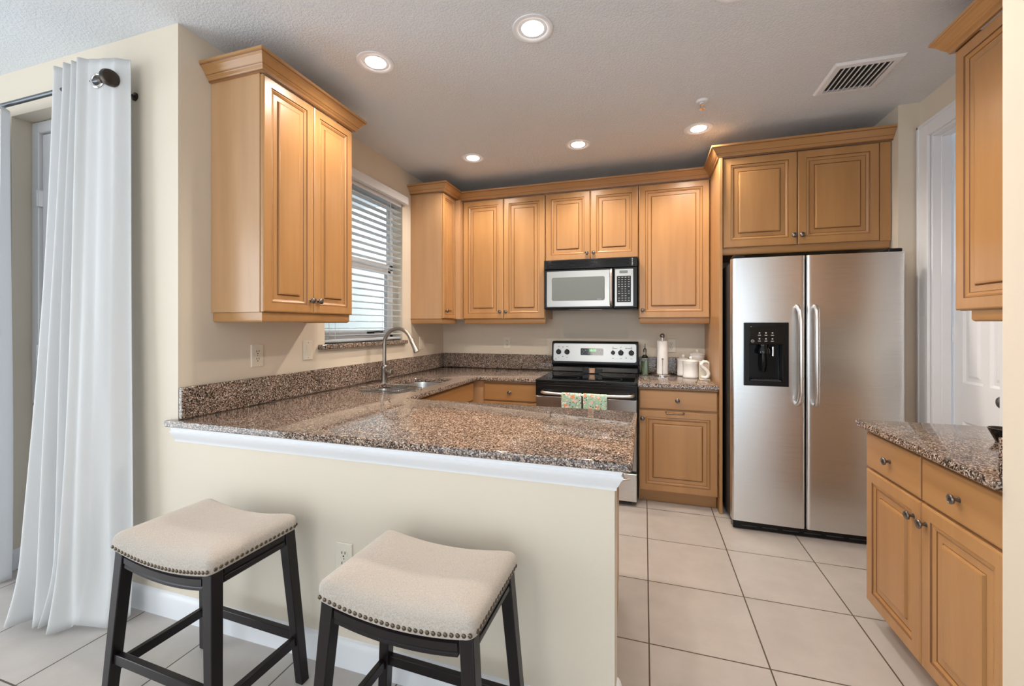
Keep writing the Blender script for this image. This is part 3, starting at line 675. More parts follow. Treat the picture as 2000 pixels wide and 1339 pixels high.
# ================================================================== OUTLETS AND SWITCHES
def plate(loc, face, label, kind, pw=0.076, ph=0.124):
    nm = 'wall_outlet' if kind == 'outlet' else 'light_switch'
    t = thing(nm, loc, label, 'outlet' if kind == 'outlet' else 'switch')
    o = Vector(loc); u, v, n = FR[face]; o2 = o-u*pw/2-v*ph/2
    MB().rings(o2, face, pw, ph, [(0, 0.0005), (0, 0.004), (0.003, 0.007)]).build('cover_plate', PLATE, t)
    if kind == 'outlet':
        for s in (-1, 1):
            r = MB().prism(rrect(0.034, 0.030, 0.012, 4), o+v*s*0.0205, face, 0.006, 0.0088).build('receptacle', PLATE, t)
            q = MB(); c0 = o+v*s*0.0205
            q.obox(c0, face, -0.009, -0.001, 0.0085, -0.0055, 0.009, 0.0092); q.obox(c0, face, 0.0055, -0.001, 0.0085, 0.009, 0.009, 0.0092)
            q.prism([(0.0035*math.cos(a*PI/4), -0.009+0.0035*math.sin(a*PI/4)) for a in range(8)], c0, face, 0.0085, 0.0092)
            q.build('slots', SLOT, r, smooth=False)
        MB().lathe([(0.0028, 0.007), (0.0022, 0.0082), (0, 0.0083)], o, n, 10).build('screw', PEWTER, t)
    else:
        MB().rings(o-u*0.0165-v*0.033, face, 0.033, 0.066, [(0, 0.006), (0, 0.0085), (0.0015, 0.010)]).build('rocker', PLATE, t)
        MB().lathe([(0.0026, 0.007), (0.002, 0.008), (0, 0.0081)], o+v*0.048, n, 10).build('screw', PEWTER, t)
        MB().lathe([(0.0026, 0.007), (0.002, 0.008), (0, 0.0081)], o-v*0.048, n, 10).build('screw', PEWTER, t)
plate((XL, 1.782, 1.181), '+X', 'almond duplex wall outlet under the left wall cabinet, above the granite splash', 'outlet')
plate((XL, 2.146, 1.191), '+X', 'almond rocker switch between the left outlet and the window sill', 'switch')
plate((XL, 3.562, 1.183), '+X', 'almond rocker switch between window and back corner, behind the faucet spout', 'switch')
plate((-1.338, YB, 1.174), '-Y', 'almond duplex wall outlet on the back wall left of the range', 'outlet')
plate((0.236, YB, 1.166), '-Y', 'almond duplex wall outlet behind the paper towel holder', 'outlet')
plate((-1.137, YW, 0.425), '-Y', 'almond duplex wall outlet low on the peninsula wall behind the stools', 'outlet')

# ================================================================== RANGE
rx0, rx1, ry = -0.828, -0.050, 3.205
rg = thing('electric_range', ((rx0+rx1)/2, 3.6, 0), 'stainless and black electric range with smooth glass cooktop', 'range')
m = MB(); m.box(rx0, ry+.035, 0.03, rx1, 3.985, 0.900)
for x in (rx0+.05, rx1-.05):
    for y in (ry+.08, 3.92): m.lathe([(0.018, 0), (0.018, 0.031)], (x, y, 0), (0, 0, 1), 12)
m.build('range_body', DKGREY, rg, bev=0.003)
ck = MB(); ck.prism(rrect(rx1-rx0+.004, 0.61, 0.012, 3, (rx0+rx1)/2, ry+.305+.002), (0, 0, 0), '+Z', 0.9005, 0.922); ck.build('cooktop_frame', BLACK, rg, bev=0.004)
gl = MB().box(rx0+.022, ry+.025, 0.9222, rx1-.022, ry+.585, 0.9245).build('cooktop_glass', BLACKG, rg)
for (x, y, r) in ((-0.62, 3.36, .11), (-0.26, 3.36, .09), (-0.62, 3.64, .085), (-0.26, 3.64, .11)):
    b = MB(); b.lathe([(r, 0), (r+.0015, 0.0003), (r+.003, 0)], (x, y, 0.9246), (0, 0, 1), 40, 0, False); b.build('burner_ring', DKGREY, gl)
# backguard: profile in (y, z), extruded along x
bgp = [(3.815, 0.9225), (3.835, 0.975), (3.80, 0.990), (3.795, 1.004), (3.795, 1.006), (3.815, 1.190), (3.830, 1.205), (3.99, 1.205), (3.99, 0.9225)]
m = MB(); k = len(m.v)
for x in (rx0, rx1):
    for y, z in bgp: m.v.append(Vector((x, y, z)))
N_ = len(bgp); m.f.append(list(range(N_))); m.m.append(0); m.f.append([N_+i for i in range(N_)][::-1]); m.m.append(0)
for i in range(N_): j = (i+1) % N_; m.f.append([i, N_+i, N_+j, j]); m.m.append(0)
m.build('backguard', BLACK, rg, bev=0.008)
# tilted control panel
th = math.atan2(0.02, 0.184); ct_, st_ = math.cos(th), math.sin(th)
def CP(a, b, n): return Vector((rx0+a, 3.7945+b*st_-n*ct_, 1.006+b*ct_+n*st_))
def cprism(mb, poly, d0, d1, mi=0):
    k = len(mb.v); N = len(poly)
    for d in (d0, d1):
        for a, b in poly: mb.v.append(CP(a, b, d))
    mb.f.append([k+i for i in range(N)][::-1]); mb.m.append(mi); mb.f.append([k+N+i for i in range(N)]); mb.m.append(mi)
    for i in range(N): j = (i+1) % N; mb.f.append([k+i, k+j, k+N+j, k+N+i]); mb.m.append(mi)
    return mb
Wr = rx1-rx0
cp = cprism(MB(), rrect(Wr-.036, 0.162, 0.016, 5, Wr/2, 0.097), 0.0005, 0.004).build('control_panel', STEEL2, rg)
dsp = cprism(MB(), rrect(0.205, 0.062, 0.008, 4, 0.372, 0.105), 0.0035, 0.0065).build('display', BLACKG, rg)
tx = bpy.data.curves
def ctext(name, body, size, a, b, mat, parent, n=0.0068):
    cu = bpy.data.curves.new(name, 'FONT'); cu.body = body; cu.size = size; cu.extrude = 0.0003; cu.align_x = 'CENTER'; cu.align_y = 'CENTER'
    t = bpy.data.objects.new(name, cu); C.objects.link(t); bpy.context.view_layer.update()
    me = bpy.data.meshes.new_from_object(t.evaluated_get(bpy.context.evaluated_depsgraph_get())); bpy.data.objects.remove(t)
    for v in me.vertices: v.co = CP(a+v.co.x, b+v.co.y, n+v.co.z)-wloc(parent)
    me.materials.clear(); me.materials.append(mat)
    o = bpy.data.objects.new(name, me); C.objects.link(o); o.parent = parent
ctext('clock_digits', '10:10', 0.027, 0.378, 0.117, GREEN, dsp)
mk = MB()
for i, (a, b) in enumerate(((0.285, 0.12), (0.30, 0.105), (0.285, 0.09), (0.315, 0.118), (0.34, 0.09), (0.375, 0.092), (0.41, 0.092), (0.43, 0.12), (0.43, 0.105), (0.445, 0.118), (0.445, 0.098), (0.462, 0.118), (0.462, 0.09))):
    cprism(mk, rrect(0.009 if i % 2 else 0.006, 0.0035, 0.001, 2, a, b), 0.0064, 0.007)
mk.build('button_marks', GREYMARK, dsp)
mk = MB()
for a in (0.066, 0.145, 0.560, 0.628, 0.718):
    b = 0.10; r = 0.018 if a == 0.560 else 0.0235; o = CP(a, b, 0.004); ax = (CP(a, b, 1)-CP(a, b, 0))
    kb = MB().lathe([(r, 0), (r, 0.010), (r*.86, 0.013), (r*.8, 0.024), (r*.7, 0.026), (0, 0.026)], o, ax, 24)
    cprism(kb, [(a-.004, b-r), (a+.004, b-r), (a+.004, b+r*1.15), (a-.004, b+r*1.15)], 0.006, 0.030)
    kb.build('control_knob', BLACK, rg)
    for q in range(11):
        t = math.radians(-60+30*q); rr = r+.008; aa, bb = a+rr*math.cos(t), b+rr*math.sin(t)
        cprism(mk, rrect(0.0022, 0.0022, 0.0006, 2, aa, bb), 0.0038, 0.0044)
    cprism(mk, rrect(0.014, 0.0035, 0.001, 2, a, b+.050), 0.0038, 0.0044); cprism(mk, rrect(0.014, 0.003, 0.001, 2, a, b-.050), 0.0038, 0.0044)
cprism(mk, rrect(0.045, 0.003, 0.001, 2, 0.575, 0.137), 0.0038, 0.0044); cprism(mk, rrect(0.045, 0.003, 0.001, 2, 0.705, 0.139), 0.0038, 0.0044)
for a, b in ((0.105, 0.145), (0.105, 0.058), (0.673, 0.140), (0.673, 0.055)): cprism(mk, rrect(0.009, 0.009, 0.004, 3, a, b), 0.0038, 0.0044)
mk.build('dial_marks', SLOT, cp)
em = MB().lathe([(0.0085, 0.0038), (0.0085, 0.0046), (0.0070, 0.0046), (0.0070, 0.0038)], CP(0.040, 0.034, 0), CP(0, 0, 1)-CP(0, 0, 0), 20, 0, False).build('emblem', SLOT, cp)
ctext('emblem_letters', 'GE', 0.008, 0.040, 0.034, SLOT, em, 0.0042)
# front
m = MB(); m.box(rx0, ry, 0.795, rx1, ry+.034, 0.8995); m.box(rx0+.01, ry-.004, 0.852, rx1-.01, ry, 0.858); m.box(rx0+.01, ry-.004, 0.875, rx1-.01, ry, 0.880)
m.build('front_band', BLACK, rg, bev=0.003)
od = MB().rings((rx0+.004, ry+.034, 0.262), '-Y', Wr-.008, 0.530, [(0, 0), (0, 0.034), (0.004, 0.038)]).build('oven_door', STEEL2, rg)
MB().prism(rrect(0.52, 0.24, 0.02, 4, Wr/2, 0.27), (rx0+.004, ry-.0045, 0.262), '-Y', 0, 0.002).build('oven_window', BLACKG, od)
def bar(x0, x1, y, z, yb, r, bow=0.02, drop=0.0):
    P = [(x0, yb, z-drop)]
    for i in range(13):
        t = i/12; q = math.sin(PI*t); e = min(1, min(t, 1-t)*9)
        P.append((x0+(x1-x0)*t, yb+(y-yb)*smoothstep(e*.5+.5 if 0 < i < 12 else 0.55)-bow*q*.3, z-drop+drop*smoothstep(e)))
    P.append((x1, yb, z-drop)); return P
oh = MB().tube([(-0.772, ry-.004, 0.826), (-0.768, ry-.040, 0.829), (-0.745, ry-.052, 0.826)]+[(-0.745+0.64*t/10, ry-.052-.010*math.sin(PI*t/10), 0.826-.006*math.sin(PI*t/10)) for t in range(1, 10)]+[(-0.105, ry-.052, 0.826), (-0.082, ry-.040, 0.829), (-0.078, ry-.004, 0.826)], 0.0115, 12).build('oven_handle', HANDLE, od, angle=60)
dw = MB().rings((rx0+.004, ry+.034, 0.035), '-Y', Wr-.008, 0.208, [(0, 0), (0, 0.034), (0.004, 0.038)]).build('drawer', STEEL, rg)
MB().tube([(-0.72, ry-.003, 0.200), (-0.70, ry-.028, 0.202), (-0.60, ry-.040, 0.198), (-0.44, ry-.044, 0.196), (-0.28, ry-.040, 0.198), (-0.14, ry-.028, 0.202), (-0.105, ry-.003, 0.203)], 0.0085, 10).build('drawer_handle', HANDLE, dw, angle=60)
# towels
def towel(x0, x1, zf, zb, label):
    m = MB(); nu, prof = 14, []
    yc, zc, r = ry-.061, 0.8215, 0.0145
    prof += [(yc-r-.003, zf+(zc-zf)*i/10) for i in range(10)]
    prof += [(yc-r*math.cos(a), zc+r*math.sin(a)) for a in [PI*i/8 for i in range(9)]]
    prof += [(yc+r+.001, zc-(zc-zb)*i/8) for i in range(1, 9)]
    for i in range(nu+1):
        t = i/nu; x = x0+(x1-x0)*t
        for j, (y, z) in enumerate(prof):
            dy = 0.004*math.sin(t*9+x0*20)*max(0, (zc-z))/0.3 if j < 10 else 0
            m.v.append(Vector((x+(0.5-t)*0.010*max(0, zc-z), y-abs(dy), z)))
    n = len(prof)
    for i in range(nu):
        for j in range(n-1): m.f.append([i*n+j, (i+1)*n+j, (i+1)*n+j+1, i*n+j+1]); m.m.append(0)
    o = m.build('dish_towel', TOWEL, angle=80, fixn=False)
    sd = o.modifiers.new('thickness', 'SOLIDIFY'); sd.thickness = 0.002; sd.offset = 0
    tag(o, label, 'towel')
towel(-0.607, -0.455, 0.52, 0.60, 'green floral dish towel on the oven handle, the left of the two')
towel(-0.440, -0.266, 0.50, 0.58, 'green floral dish towel on the oven handle, the right of the two')
# spoon rest at the back of the cooktop
sr = thing('spoon_rest', (-0.44, 3.70, 0.925), 'small black bow-shaped spoon rest with copper square on the cooktop', 'spoon rest')
m = MB(); m.prism([(-0.085, 0.012), (-0.045, 0.003), (-0.03, 0), (0.03, 0), (0.045, 0.003), (0.085, 0.012), (0.088, 0.048), (0.045, 0.040), (0.028, 0.050), (-0.028, 0.050), (-0.045, 0.040), (-0.088, 0.048)], (-0.44, 3.70, 0.9252), '-Y', -0.016, 0.008)
m.build('rest_body', BLACK, sr, bev=0.003)
MB().rings((-0.468, 3.690, 0.930), '-Y', 0.052, 0.044, [(0, 0), (0, 0.006), (0.004, 0.008), (0.006, 0.005)]).build('copper_tile', pm('copper_tile', (0.45, 0.27, 0.18), 0.35, 0.6), sr)

# ================================================================== MICROWAVE
mw = thing('microwave', (-0.457, 3.8, 1.489), 'stainless and black over-the-range microwave above the range', 'microwave')
mx0, mx1, my = -0.862, -0.052, 3.655
m = MB(); m.box(mx0+.004, my, 1.494, mx1-.004, YB-.004, 1.9285); m.build('microwave_body', BLACK, mw, bev=0.004)
m = MB(); m.box(mx0+.004, my-.036, 1.848, mx1-.004, my-.0005, 1.928)
for i in range(6): m.box(mx0+.03, my-.044, 1.858+.011*i, mx1-.07, my-.035, 1.863+.011*i)
for i in range(6): m.box(mx1-.050, my-.040, 1.857+.011*i, mx1-.040, my-.035, 1.862+.011*i, 1)
m.build('vent_grille', [BLACK, GREYMARK], mw, bev=0.0015)
d = MB().rings((mx0+.004, my-.0005, 1.498), '-Y', 0.602, 0.346, [(0, 0), (0, 0.030), (0.005, 0.035)]).build('microwave_door', BLACK, mw)
f = MB().prism(rrect(0.560, 0.312, 0.006, 3, 0.306, 0.173), (mx0+.004, my-.036, 1.498), '-Y', 0, 0.003).build('door_panel', STEEL2, d)
MB().prism(rrect(0.462, 0.206, 0.016, 5, 0.302, 0.172), (mx0+.004, my-.039, 1.498), '-Y', 0, 0.0015).build('door_window', MWGLASS, f)
text('maker_mark', 'PROFILE', 0.010, (mx0+.49, my-.041, 1.576), '-Y', GREYMARK, f, 0.0002)
xh = mx0+.592
MB().tube([(xh, my-.034, 1.522), (xh, my-.060, 1.532), (xh, my-.066, 1.56), (xh, my-.067, 1.67), (xh, my-.066, 1.79), (xh, my-.060, 1.818), (xh, my-.034, 1.828)], 0.0125, 12).build('door_handle', HANDLE, d, angle=60)
cpn = MB().rings((mx0+.610, my-.0005, 1.498), '-Y', mx1-.004-(mx0+.610), 0.346, [(0, 0), (0, 0.030), (0.005, 0.035)]).build('control_panel', BLACK, mw)
f = MB().prism(rrect(0.148, 0.312, 0.004, 3, 0.088, 0.173), (mx0+.610, my-.036, 1.498), '-Y', 0, 0.003).build('panel_plate', STEEL2, cpn)
MB().prism(rrect(0.068, 0.024, 0.002, 2, 0.084, 0.305), (mx0+.610, my-.039, 1.498), '-Y', 0, 0.0015).build('display', MWGLASS, cpn)
kp = MB().prism(rrect(0.116, 0.222, 0.004, 3, 0.086, 0.160), (mx0+.610, my-.039, 1.498), '-Y', 0, 0.0015).build('keypad', BLACK, cpn)
m = MB(); o0 = Vector((mx0+.610, my-.0407, 1.498))
for r_ in range(11):
    for q in range(4):
        if r_ in (2, 5) and q in (0, 3): continue
        w_ = 0.014 if r_ > 3 and r_ < 10 and q < 3 else 0.018
        m.obox(o0, '-Y', 0.040+q*.0265, 0.062+r_*.0195, 0, 0.040+q*.0265+w_*.8, 0.0655+r_*.0195, 0.0004)
m.build('key_marks', GREYMARK, kp, smooth=False)
m = MB(); m.box(mx0+.03, my+.03, 1.4895, mx0+.20, my+.16, 1.4935); m.box(mx1-.20, my+.03, 1.4895, mx1-.03, my+.16, 1.4935); m.box(-0.55, my+.03, 1.4895, -0.36, my+.14, 1.4935, 1)
m.build('underside_filters', [DKGREY, GREYMARK], mw, smooth=False)

# ================================================================== REFRIGERATOR
fr = thing('refrigerator', (1.01, 3.45, 0), 'stainless steel side-by-side refrigerator with black ice and water dispenser', 'refrigerator')
fx0, fx1, fy0 = 0.556, 1.494, 3.110
MB().box(fx0+.004, fy0, 0.035, fx1-.004, 3.93, 1.772).build('fridge_body', DKGREY, fr, bev=0.004)
def fdoor(x0, x1, name, cut=None):
    z0, z1 = 0.062, 1.792; n = 16; P = []
    def front(t, xx):                                      # bowed front
        g = (xx-(fx0+fx1)/2)/((fx1-fx0)/2); return fy0-.062-.012*(1-g*g)
    xs_ = [x0+(x1-x0)*i/n for i in range(n+1)]; r = 0.016
    P = [(x0, fy0-.004)]
    for i in range(5): a = PI-PI/2*i/4+0; P.append((x0+r+r*math.cos(a), front(0, x0+r)+r-r*math.sin(a)))
    for xx in xs_[1:-1]: P.append((xx, front(0, xx)))
    for i in range(5): a = PI/2-PI/2*i/4; P.append((x1-r+r*math.cos(a), front(0, x1-r)+r-r*math.sin(a)))
    P.append((x1, fy0-.004))
    return P, z0, z1
def fbuild(x0, x1, name, cut=None):
    P, z0, z1 = fdoor(x0, x1, name); m = MB(); N = len(P)
    if not cut:
        for z in (z0, z1):
            for x, y in P: m.v.append(Vector((x, y, z)))
        m.f.append(list(range(N))[::-1]); m.m.append(0); m.f.append([N+i for i in range(N)]); m.m.append(0)
        for i in range(N): j = (i+1) % N; m.f.append([i, j, N+j, N+i]); m.m.append(0)
    else:
        cx0, cx1, cz0, cz1 = cut
        zs_ = [z0, cz0, cz1, z1]
        # insert cut columns
        def yat(x):
            for (a, b) in zip(P[1:], P[2:]):
                if a[0] <= x <= b[0] and b[0] > a[0]: return a[1]+(b[1]-a[1])*(x-a[0])/(b[0]-a[0])
            return fy0-.07
        Q = [p for p in P if not (cx0-.004 < p[0] < cx1+.004 and p[1] < fy0-.02)]
        i0 = max(i for i, p in enumerate(Q) if p[0] < cx0 and p[1] < fy0-.02 or (p[0] < cx0 and i < 3))
        Q = Q[:i0+1]+[(cx0, yat(cx0)), (cx1, yat(cx1))]+Q[i0+1:]; ic = i0+1; N = len(Q)
        for z in zs_:
            for x, y in Q: m.v.append(Vector((x, y, z)))
        for l in range(3):
            for i in range(N):
                j = (i+1) % N
                if l == 1 and i == ic: continue
                m.f.append([l*N+i, l*N+j, (l+1)*N+j, (l+1)*N+i]); m.m.append(0)
        m.f.append(list(range(N))[::-1]); m.m.append(0); m.f.append([3*N+i for i in range(N)]); m.m.append(0)
    return m.build(name, STEEL, fr, angle=30, fixn=not cut)
cut = (0.632, 0.872, 0.965, 1.360)
ld = fbuild(fx0, 0.973, 'freezer_door', cut); rd = fbuild(0.980, fx1, 'fridge_door')
dsp = bpy.data.objects.new('dispenser', None)
yf_ = fy0-.074
m = MB()   # frame + recess
def ringbox(m, a0, a1, b0, b1, c0, c1, d0, d1, ya, yb):    # frame between outer (a,b) and inner (c,d) rects
    o_ = [(a0, b0), (a1, b0), (a1, b1), (a0, b1)]; i_ = [(c0, d0), (c1, d0), (c1, d1), (c0, d1)]
    k = len(m.v)
    for (x, z) in o_: m.v.append(Vector((x, ya, z)))
    for (x, z) in o_: m.v.append(Vector((x, yb, z)))
    for (x, z) in i_: m.v.append(Vector((x, yb, z)))
    for (x, z) in i_: m.v.append(Vector((x, ya+.052, z)))
    for l in range(3):
        for j in range(4): j2 = (j+1) % 4; m.f.append([k+l*4+j, k+l*4+j2, k+l*4+4+j2, k+l*4+4+j]); m.m.append(0)
    m.f.append([k+12, k+13, k+14, k+15]); m.m.append(0)
ringbox(m, 0.624, 0.880, 0.957, 1.368, 0.655, 0.845, 0.990, 1.225, fy0-.060, fy0-.082)
dp = m.build('dispenser', BLACK, ld, bev=0.003)
MB().box(0.657, fy0-.0825, 1.232, 0.850, fy0-.0865, 1.342).build('button_panel', BLACKG, dp, bev=0.002)
for i in range(3):
    for j, z in enumerate((1.300, 1.262)):
        x = 0.712+i*.037
        MB().prism(rrect(0.022, 0.017, 0.007, 4), (x, fy0-.0866, z), '-Y', 0, 0.0022).build('button', BLACK, dp)
m = MB()
for i in range(3):
    for z in (1.300, 1.262):
        x = 0.712+i*.037; m.obox((x, fy0-.089, z), '-Y', -0.004, -0.003, 0, 0.004, 0.005, 0.0004); m.obox((x, fy0-.0867, z-.014), '-Y', -0.008, -0.002, 0, 0.008, 0.0015, 0.0004)
m.build('button_marks', GREYMARK, dp, smooth=False)
em = MB().lathe([(0.0095, 0), (0.0095, 0.0012), (0.008, 0.0012), (0.008, 0)], (0.673, fy0-.0866, 1.248), (0, -1, 0), 24, 0, False).build('emblem', GREYMARK, dp)
text('emblem_letters', 'GE', 0.009, (0.673, fy0-.087, 1.248), '-Y', GREYMARK, em, 0.0003)
MB().lathe([(0.040, 0), (0.042, 0.02), (0.030, 0.045), (0.030, 0.06)], (0.745, fy0-.038, 1.165), (0, 0, 1), 20).build('ice_chute', BLACKG, dp)
MB().tube([(0.745, fy0-.030, 1.165), (0.745, fy0-.036, 1.09), (0.745, fy0-.028, 1.05)], [0.020, 0.022, 0.016], 12, sq=1.5).build('lever', BLACK, dp)
MB().lathe([(0.008, 0), (0.008, 0.06)], (0.800, fy0-.045, 1.150), (0, 0, 1), 12).build('water_spout', CHROME, dp)
m = MB().box(0.662, fy0-.075, 0.990, 0.838, fy0-.012, 0.996)
for i in range(9): m.box(0.670+i*.018, fy0-.073, 0.996, 0.676+i*.018, fy0-.016, 0.9985)
m.build('drip_tray', DKGREY, dp)
for (x, par) in ((0.928, ld), (1.025, rd)):
    s = 1 if x < 0.97 else -1
    MB().tube([(x, fy0-.068, 1.470), (x, fy0-.100, 1.462), (x+.004*s, fy0-.122, 1.435), (x+.006*s, fy0-.130, 1.380), (x+.006*s, fy0-.132, 1.16), (x+.006*s, fy0-.130, 0.935), (x+.004*s, fy0-.122, 0.885), (x, fy0-.100, 0.858), (x, fy0-.068, 0.850)], 0.0145, 14).build('door_handle', HANDLE, par, angle=60)
m = MB(); m.box(fx0+.01, fy0-.045, 0.006, fx1-.01, fy0+.02, 0.056)
for i in range(7): m.box(fx0+.06+i*.12, fy0-.047, 0.024, fx0+.15+i*.12, fy0-.044, 0.030, 1)
m.build('base_grille', [BLACK, DKGREY], fr, bev=0.002)
m = MB()
for x in (fx0+.03, fx1-.03):
    for y in (fy0+.02, 3.88): m.lathe([(0.02, 0), (0.02, 0.036)], (x, y, 0), (0, 0, 1), 14)
m.build('foot', BLACK, fr)
for x in (fx0+.045, fx1-.045):
    MB().box(x-.035, fy0-.055, 1.793, x+.035, fy0+.06, 1.815).build('hinge_cover', BLACK, fr, bev=0.006)

# ================================================================== THINGS ON THE COUNTER BY THE RANGE
Z1 = ZT+.0008
t = thing('paper_towel_holder', (0.150, 3.83, Z1), 'chrome upright holder with a white paper towel roll beside the oil bottle', 'paper towel holder')
MB().lathe([(0.070, 0), (0.070, 0.006), (0.062, 0.011), (0.02, 0.014), (0.006, 0.016), (0.006, 0.318), (0.012, 0.322), (0.012, 0.33)], (0.150, 3.83, Z1), n=32).build('stand', CHROME, t)
MB().sphere((0.150, 3.83, Z1+.345), 0.0205, 20).build('finial', PEWTER, t)
MB().tube([(0.150, 3.775, Z1+.008), (0.150, 3.772, Z1+.10), (0.150, 3.772, Z1+.145)], 0.0028, 8).sphere((0.150, 3.772, Z1+.147), 0.0085, 12).build('side_arm', CHROME, t)
tag(MB().lathe([(0.020, 0.016), (0.0455, 0.016), (0.0460, 0.02), (0.0460, 0.296), (0.0455, 0.300), (0.020, 0.300), (0.020, 0.016)], (0.150, 3.83, Z1), n=36, caps=False).build('paper_towel_roll', PAPER), 'white paper towel roll standing on its chrome holder', 'paper towel')
t = thing('oil_bottle', (0.005, 3.83, Z1), 'clear glass bottle of green olive oil with steel pour spout', 'bottle')
MB().prism(rrect(0.060, 0.060, 0.010, 4, 0.005, 3.83), (0, 0, Z1), '+Z', 0, 0.150).lathe([(0.028, 0.150), (0.024, 0.165), (0.013, 0.176), (0.012, 0.215)], (0.005, 3.83, Z1)).build('bottle_glass', OILG, t)
MB().prism(rrect(0.052, 0.052, 0.008, 4, 0.005, 3.83), (0, 0, Z1), '+Z', 0.006, 0.122).build('olive_oil', OIL, t)
MB().lathe([(0.0145, 0.200), (0.0145, 0.226), (0.010, 0.230), (0.005, 0.235), (0.004, 0.272), (0.003, 0.276)], (0.005, 3.83, Z1), n=14).build('pourer', PEWTER, t)
def canister(x, y, r, h, label):
    t = thing('canister', (x, y, Z1), label, 'canister', None)
    MB().lathe([(r*.96, 0), (r, 0.004), (r, 0.016), (r*.975, 0.019), (r*.975, h*.80), (r, h*.82), (r, h*.90), (r*.97, h*.92), (r*.5, h*.92)], (x, y, Z1), n=36).build('jar', WHITEG, t, angle=50)
    MB().lathe([(r*1.04, h*.925), (r*1.05, h*.955), (r*.98, h*.975), (r*.6, h*1.03), (r*.2, h*1.05), (0, h*1.05)], (x, y, Z1), n=36).sphere((x, y, Z1+h*1.05+.012), 0.0135, 14).build('lid', WHITEG, t, angle=50)
canister(0.372, 3.745, 0.064, 0.145, 'white ceramic canister in front of the other two canisters')
canister(0.325, 3.885, 0.052, 0.150, 'slim white ceramic canister behind left, nearest the paper towels')
canister(0.440, 3.905, 0.062, 0.195, 'tallest white ceramic canister at the back beside the maple panel')
t = thing('letter_ornament', (0.462, 3.61, Z1), 'small white S-shaped ceramic ornament in front of the canisters', 'ornament')
sp = [(0.028, 0.128), (0.012, 0.142), (-0.010, 0.142), (-0.024, 0.126), (-0.020, 0.104), (0.000, 0.086), (0.018, 0.068), (0.028, 0.046), (0.022, 0.024), (0.004, 0.014), (-0.018, 0.020), (-0.030, 0.030)]
MB().tube([(0.462+a, 3.605, Z1+b+.004) for a, b in sp], [0.008, 0.012, 0.014, 0.015, 0.015, 0.015, 0.015, 0.015, 0.014, 0.014, 0.012, 0.007], 12, sq=1.4).build('letter', WHITEG, t, angle=70)
MB().box(0.424, 3.585, Z1, 0.500, 3.645, Z1+.006).box(0.424, 3.636, Z1+.006, 0.500, 3.645, Z1+.145).build('stand', pm('cream_ceramic', (0.72, 0.66, 0.55), 0.4), t, bev=0.002)
# folded towel bar hooked over the cabinet door
tag(MB().tube([(0.155, 3.289, 0.703), (0.155, 3.270, 0.703), (0.157, 3.262, 0.697), (0.18, 3.262, 0.696), (0.24, 3.262, 0.696), (0.277, 3.262, 0.697), (0.279, 3.270, 0.703), (0.279, 3.289, 0.703)], 0.0055, 8).build('towel_bar', pm('dark_bronze_bar', (0.18, 0.12, 0.09), 0.3, 0.9)), 'short dark metal bar hooked over the base cabinet door below the drawer', 'towel bar')
# small dark bowl on right counter
tag(MB().lathe([(0.022, 0), (0.024, 0.004), (0.040, 0.040), (0.043, 0.050), (0.040, 0.050), (0.036, 0.040), (0.020, 0.006), (0, 0.005)], (1.278, 2.000, Z1), n=28, caps=False).build('glass_bowl', SMOKE), 'small dark glass bowl on the right granite counter, cut by the wall edge', 'bowl')

# ================================================================== CEILING FIXTURES
def can(x, y, label):
    t = thing('recessed_light', (x, y, ZC), label, 'ceiling light', 'recessed ceiling lights')
    MB().lathe([(0.055, 0.030), (0.060, 0.006), (0.070, -0.002), (0.092, -0.0045), (0.096, -0.003), (0.096, -0.0003), (0.058, -0.0003)], (x, y, ZC), n=40, caps=False).build('trim_ring', pm('can_trim', (0.86, 0.87, 0.9), 0.6) if 'can_trim' not in bpy.data.materials else bpy.data.materials['can_trim'], t, angle=60)
    MB().lathe([(0.0565, 0), (0.050, -0.006), (0.03, -0.010), (0, -0.011)], (x, y, ZC+.004), n=32).build('lamp_lens', LAMP, t, angle=60)
can(*CANS[0], 'round recessed ceiling light, largest and nearest, above the peninsula centre')
can(*CANS[1], 'round recessed ceiling light nearest the left wall cabinet')
can(*CANS[2], 'round recessed ceiling light furthest left of the far row, above the sink corner')
can(*CANS[3], 'round recessed ceiling light in the middle of the far row of three')
can(*CANS[4], 'round recessed ceiling light furthest right of the far row, by the sprinkler')
can(*CANS[5], 'round recessed ceiling light cut off by the top edge of the picture')
# sprinkler
t = thing('fire_sprinkler', (0.344, 2.80, ZC), 'small white fire sprinkler head between far right light and vent', 'sprinkler')
MB().lathe([(0.036, -0.0003), (0.036, -0.003), (0.026, -0.012), (0.012, -0.013), (0.012, -0.020)], (0.344, 2.80, ZC), n=24).build('escutcheon', WHITE, t)
m = MB(); m.lathe([(0.008, -0.018), (0.008, -0.026)], (0.344, 2.80, ZC)); m.tube([(0.334, 2.80, ZC-.024), (0.332, 2.80, ZC-.038), (0.342, 2.80, ZC-.050)], 0.002, 6); m.tube([(0.354, 2.80, ZC-.024), (0.356, 2.80, ZC-.038), (0.346, 2.80, ZC-.050)], 0.002, 6)
m.lathe([(0.016, -0.050), (0.016, -0.052), (0.003, -0.054)], (0.344, 2.80, ZC), n=16); m.build('sprinkler_head', CHROME, t)
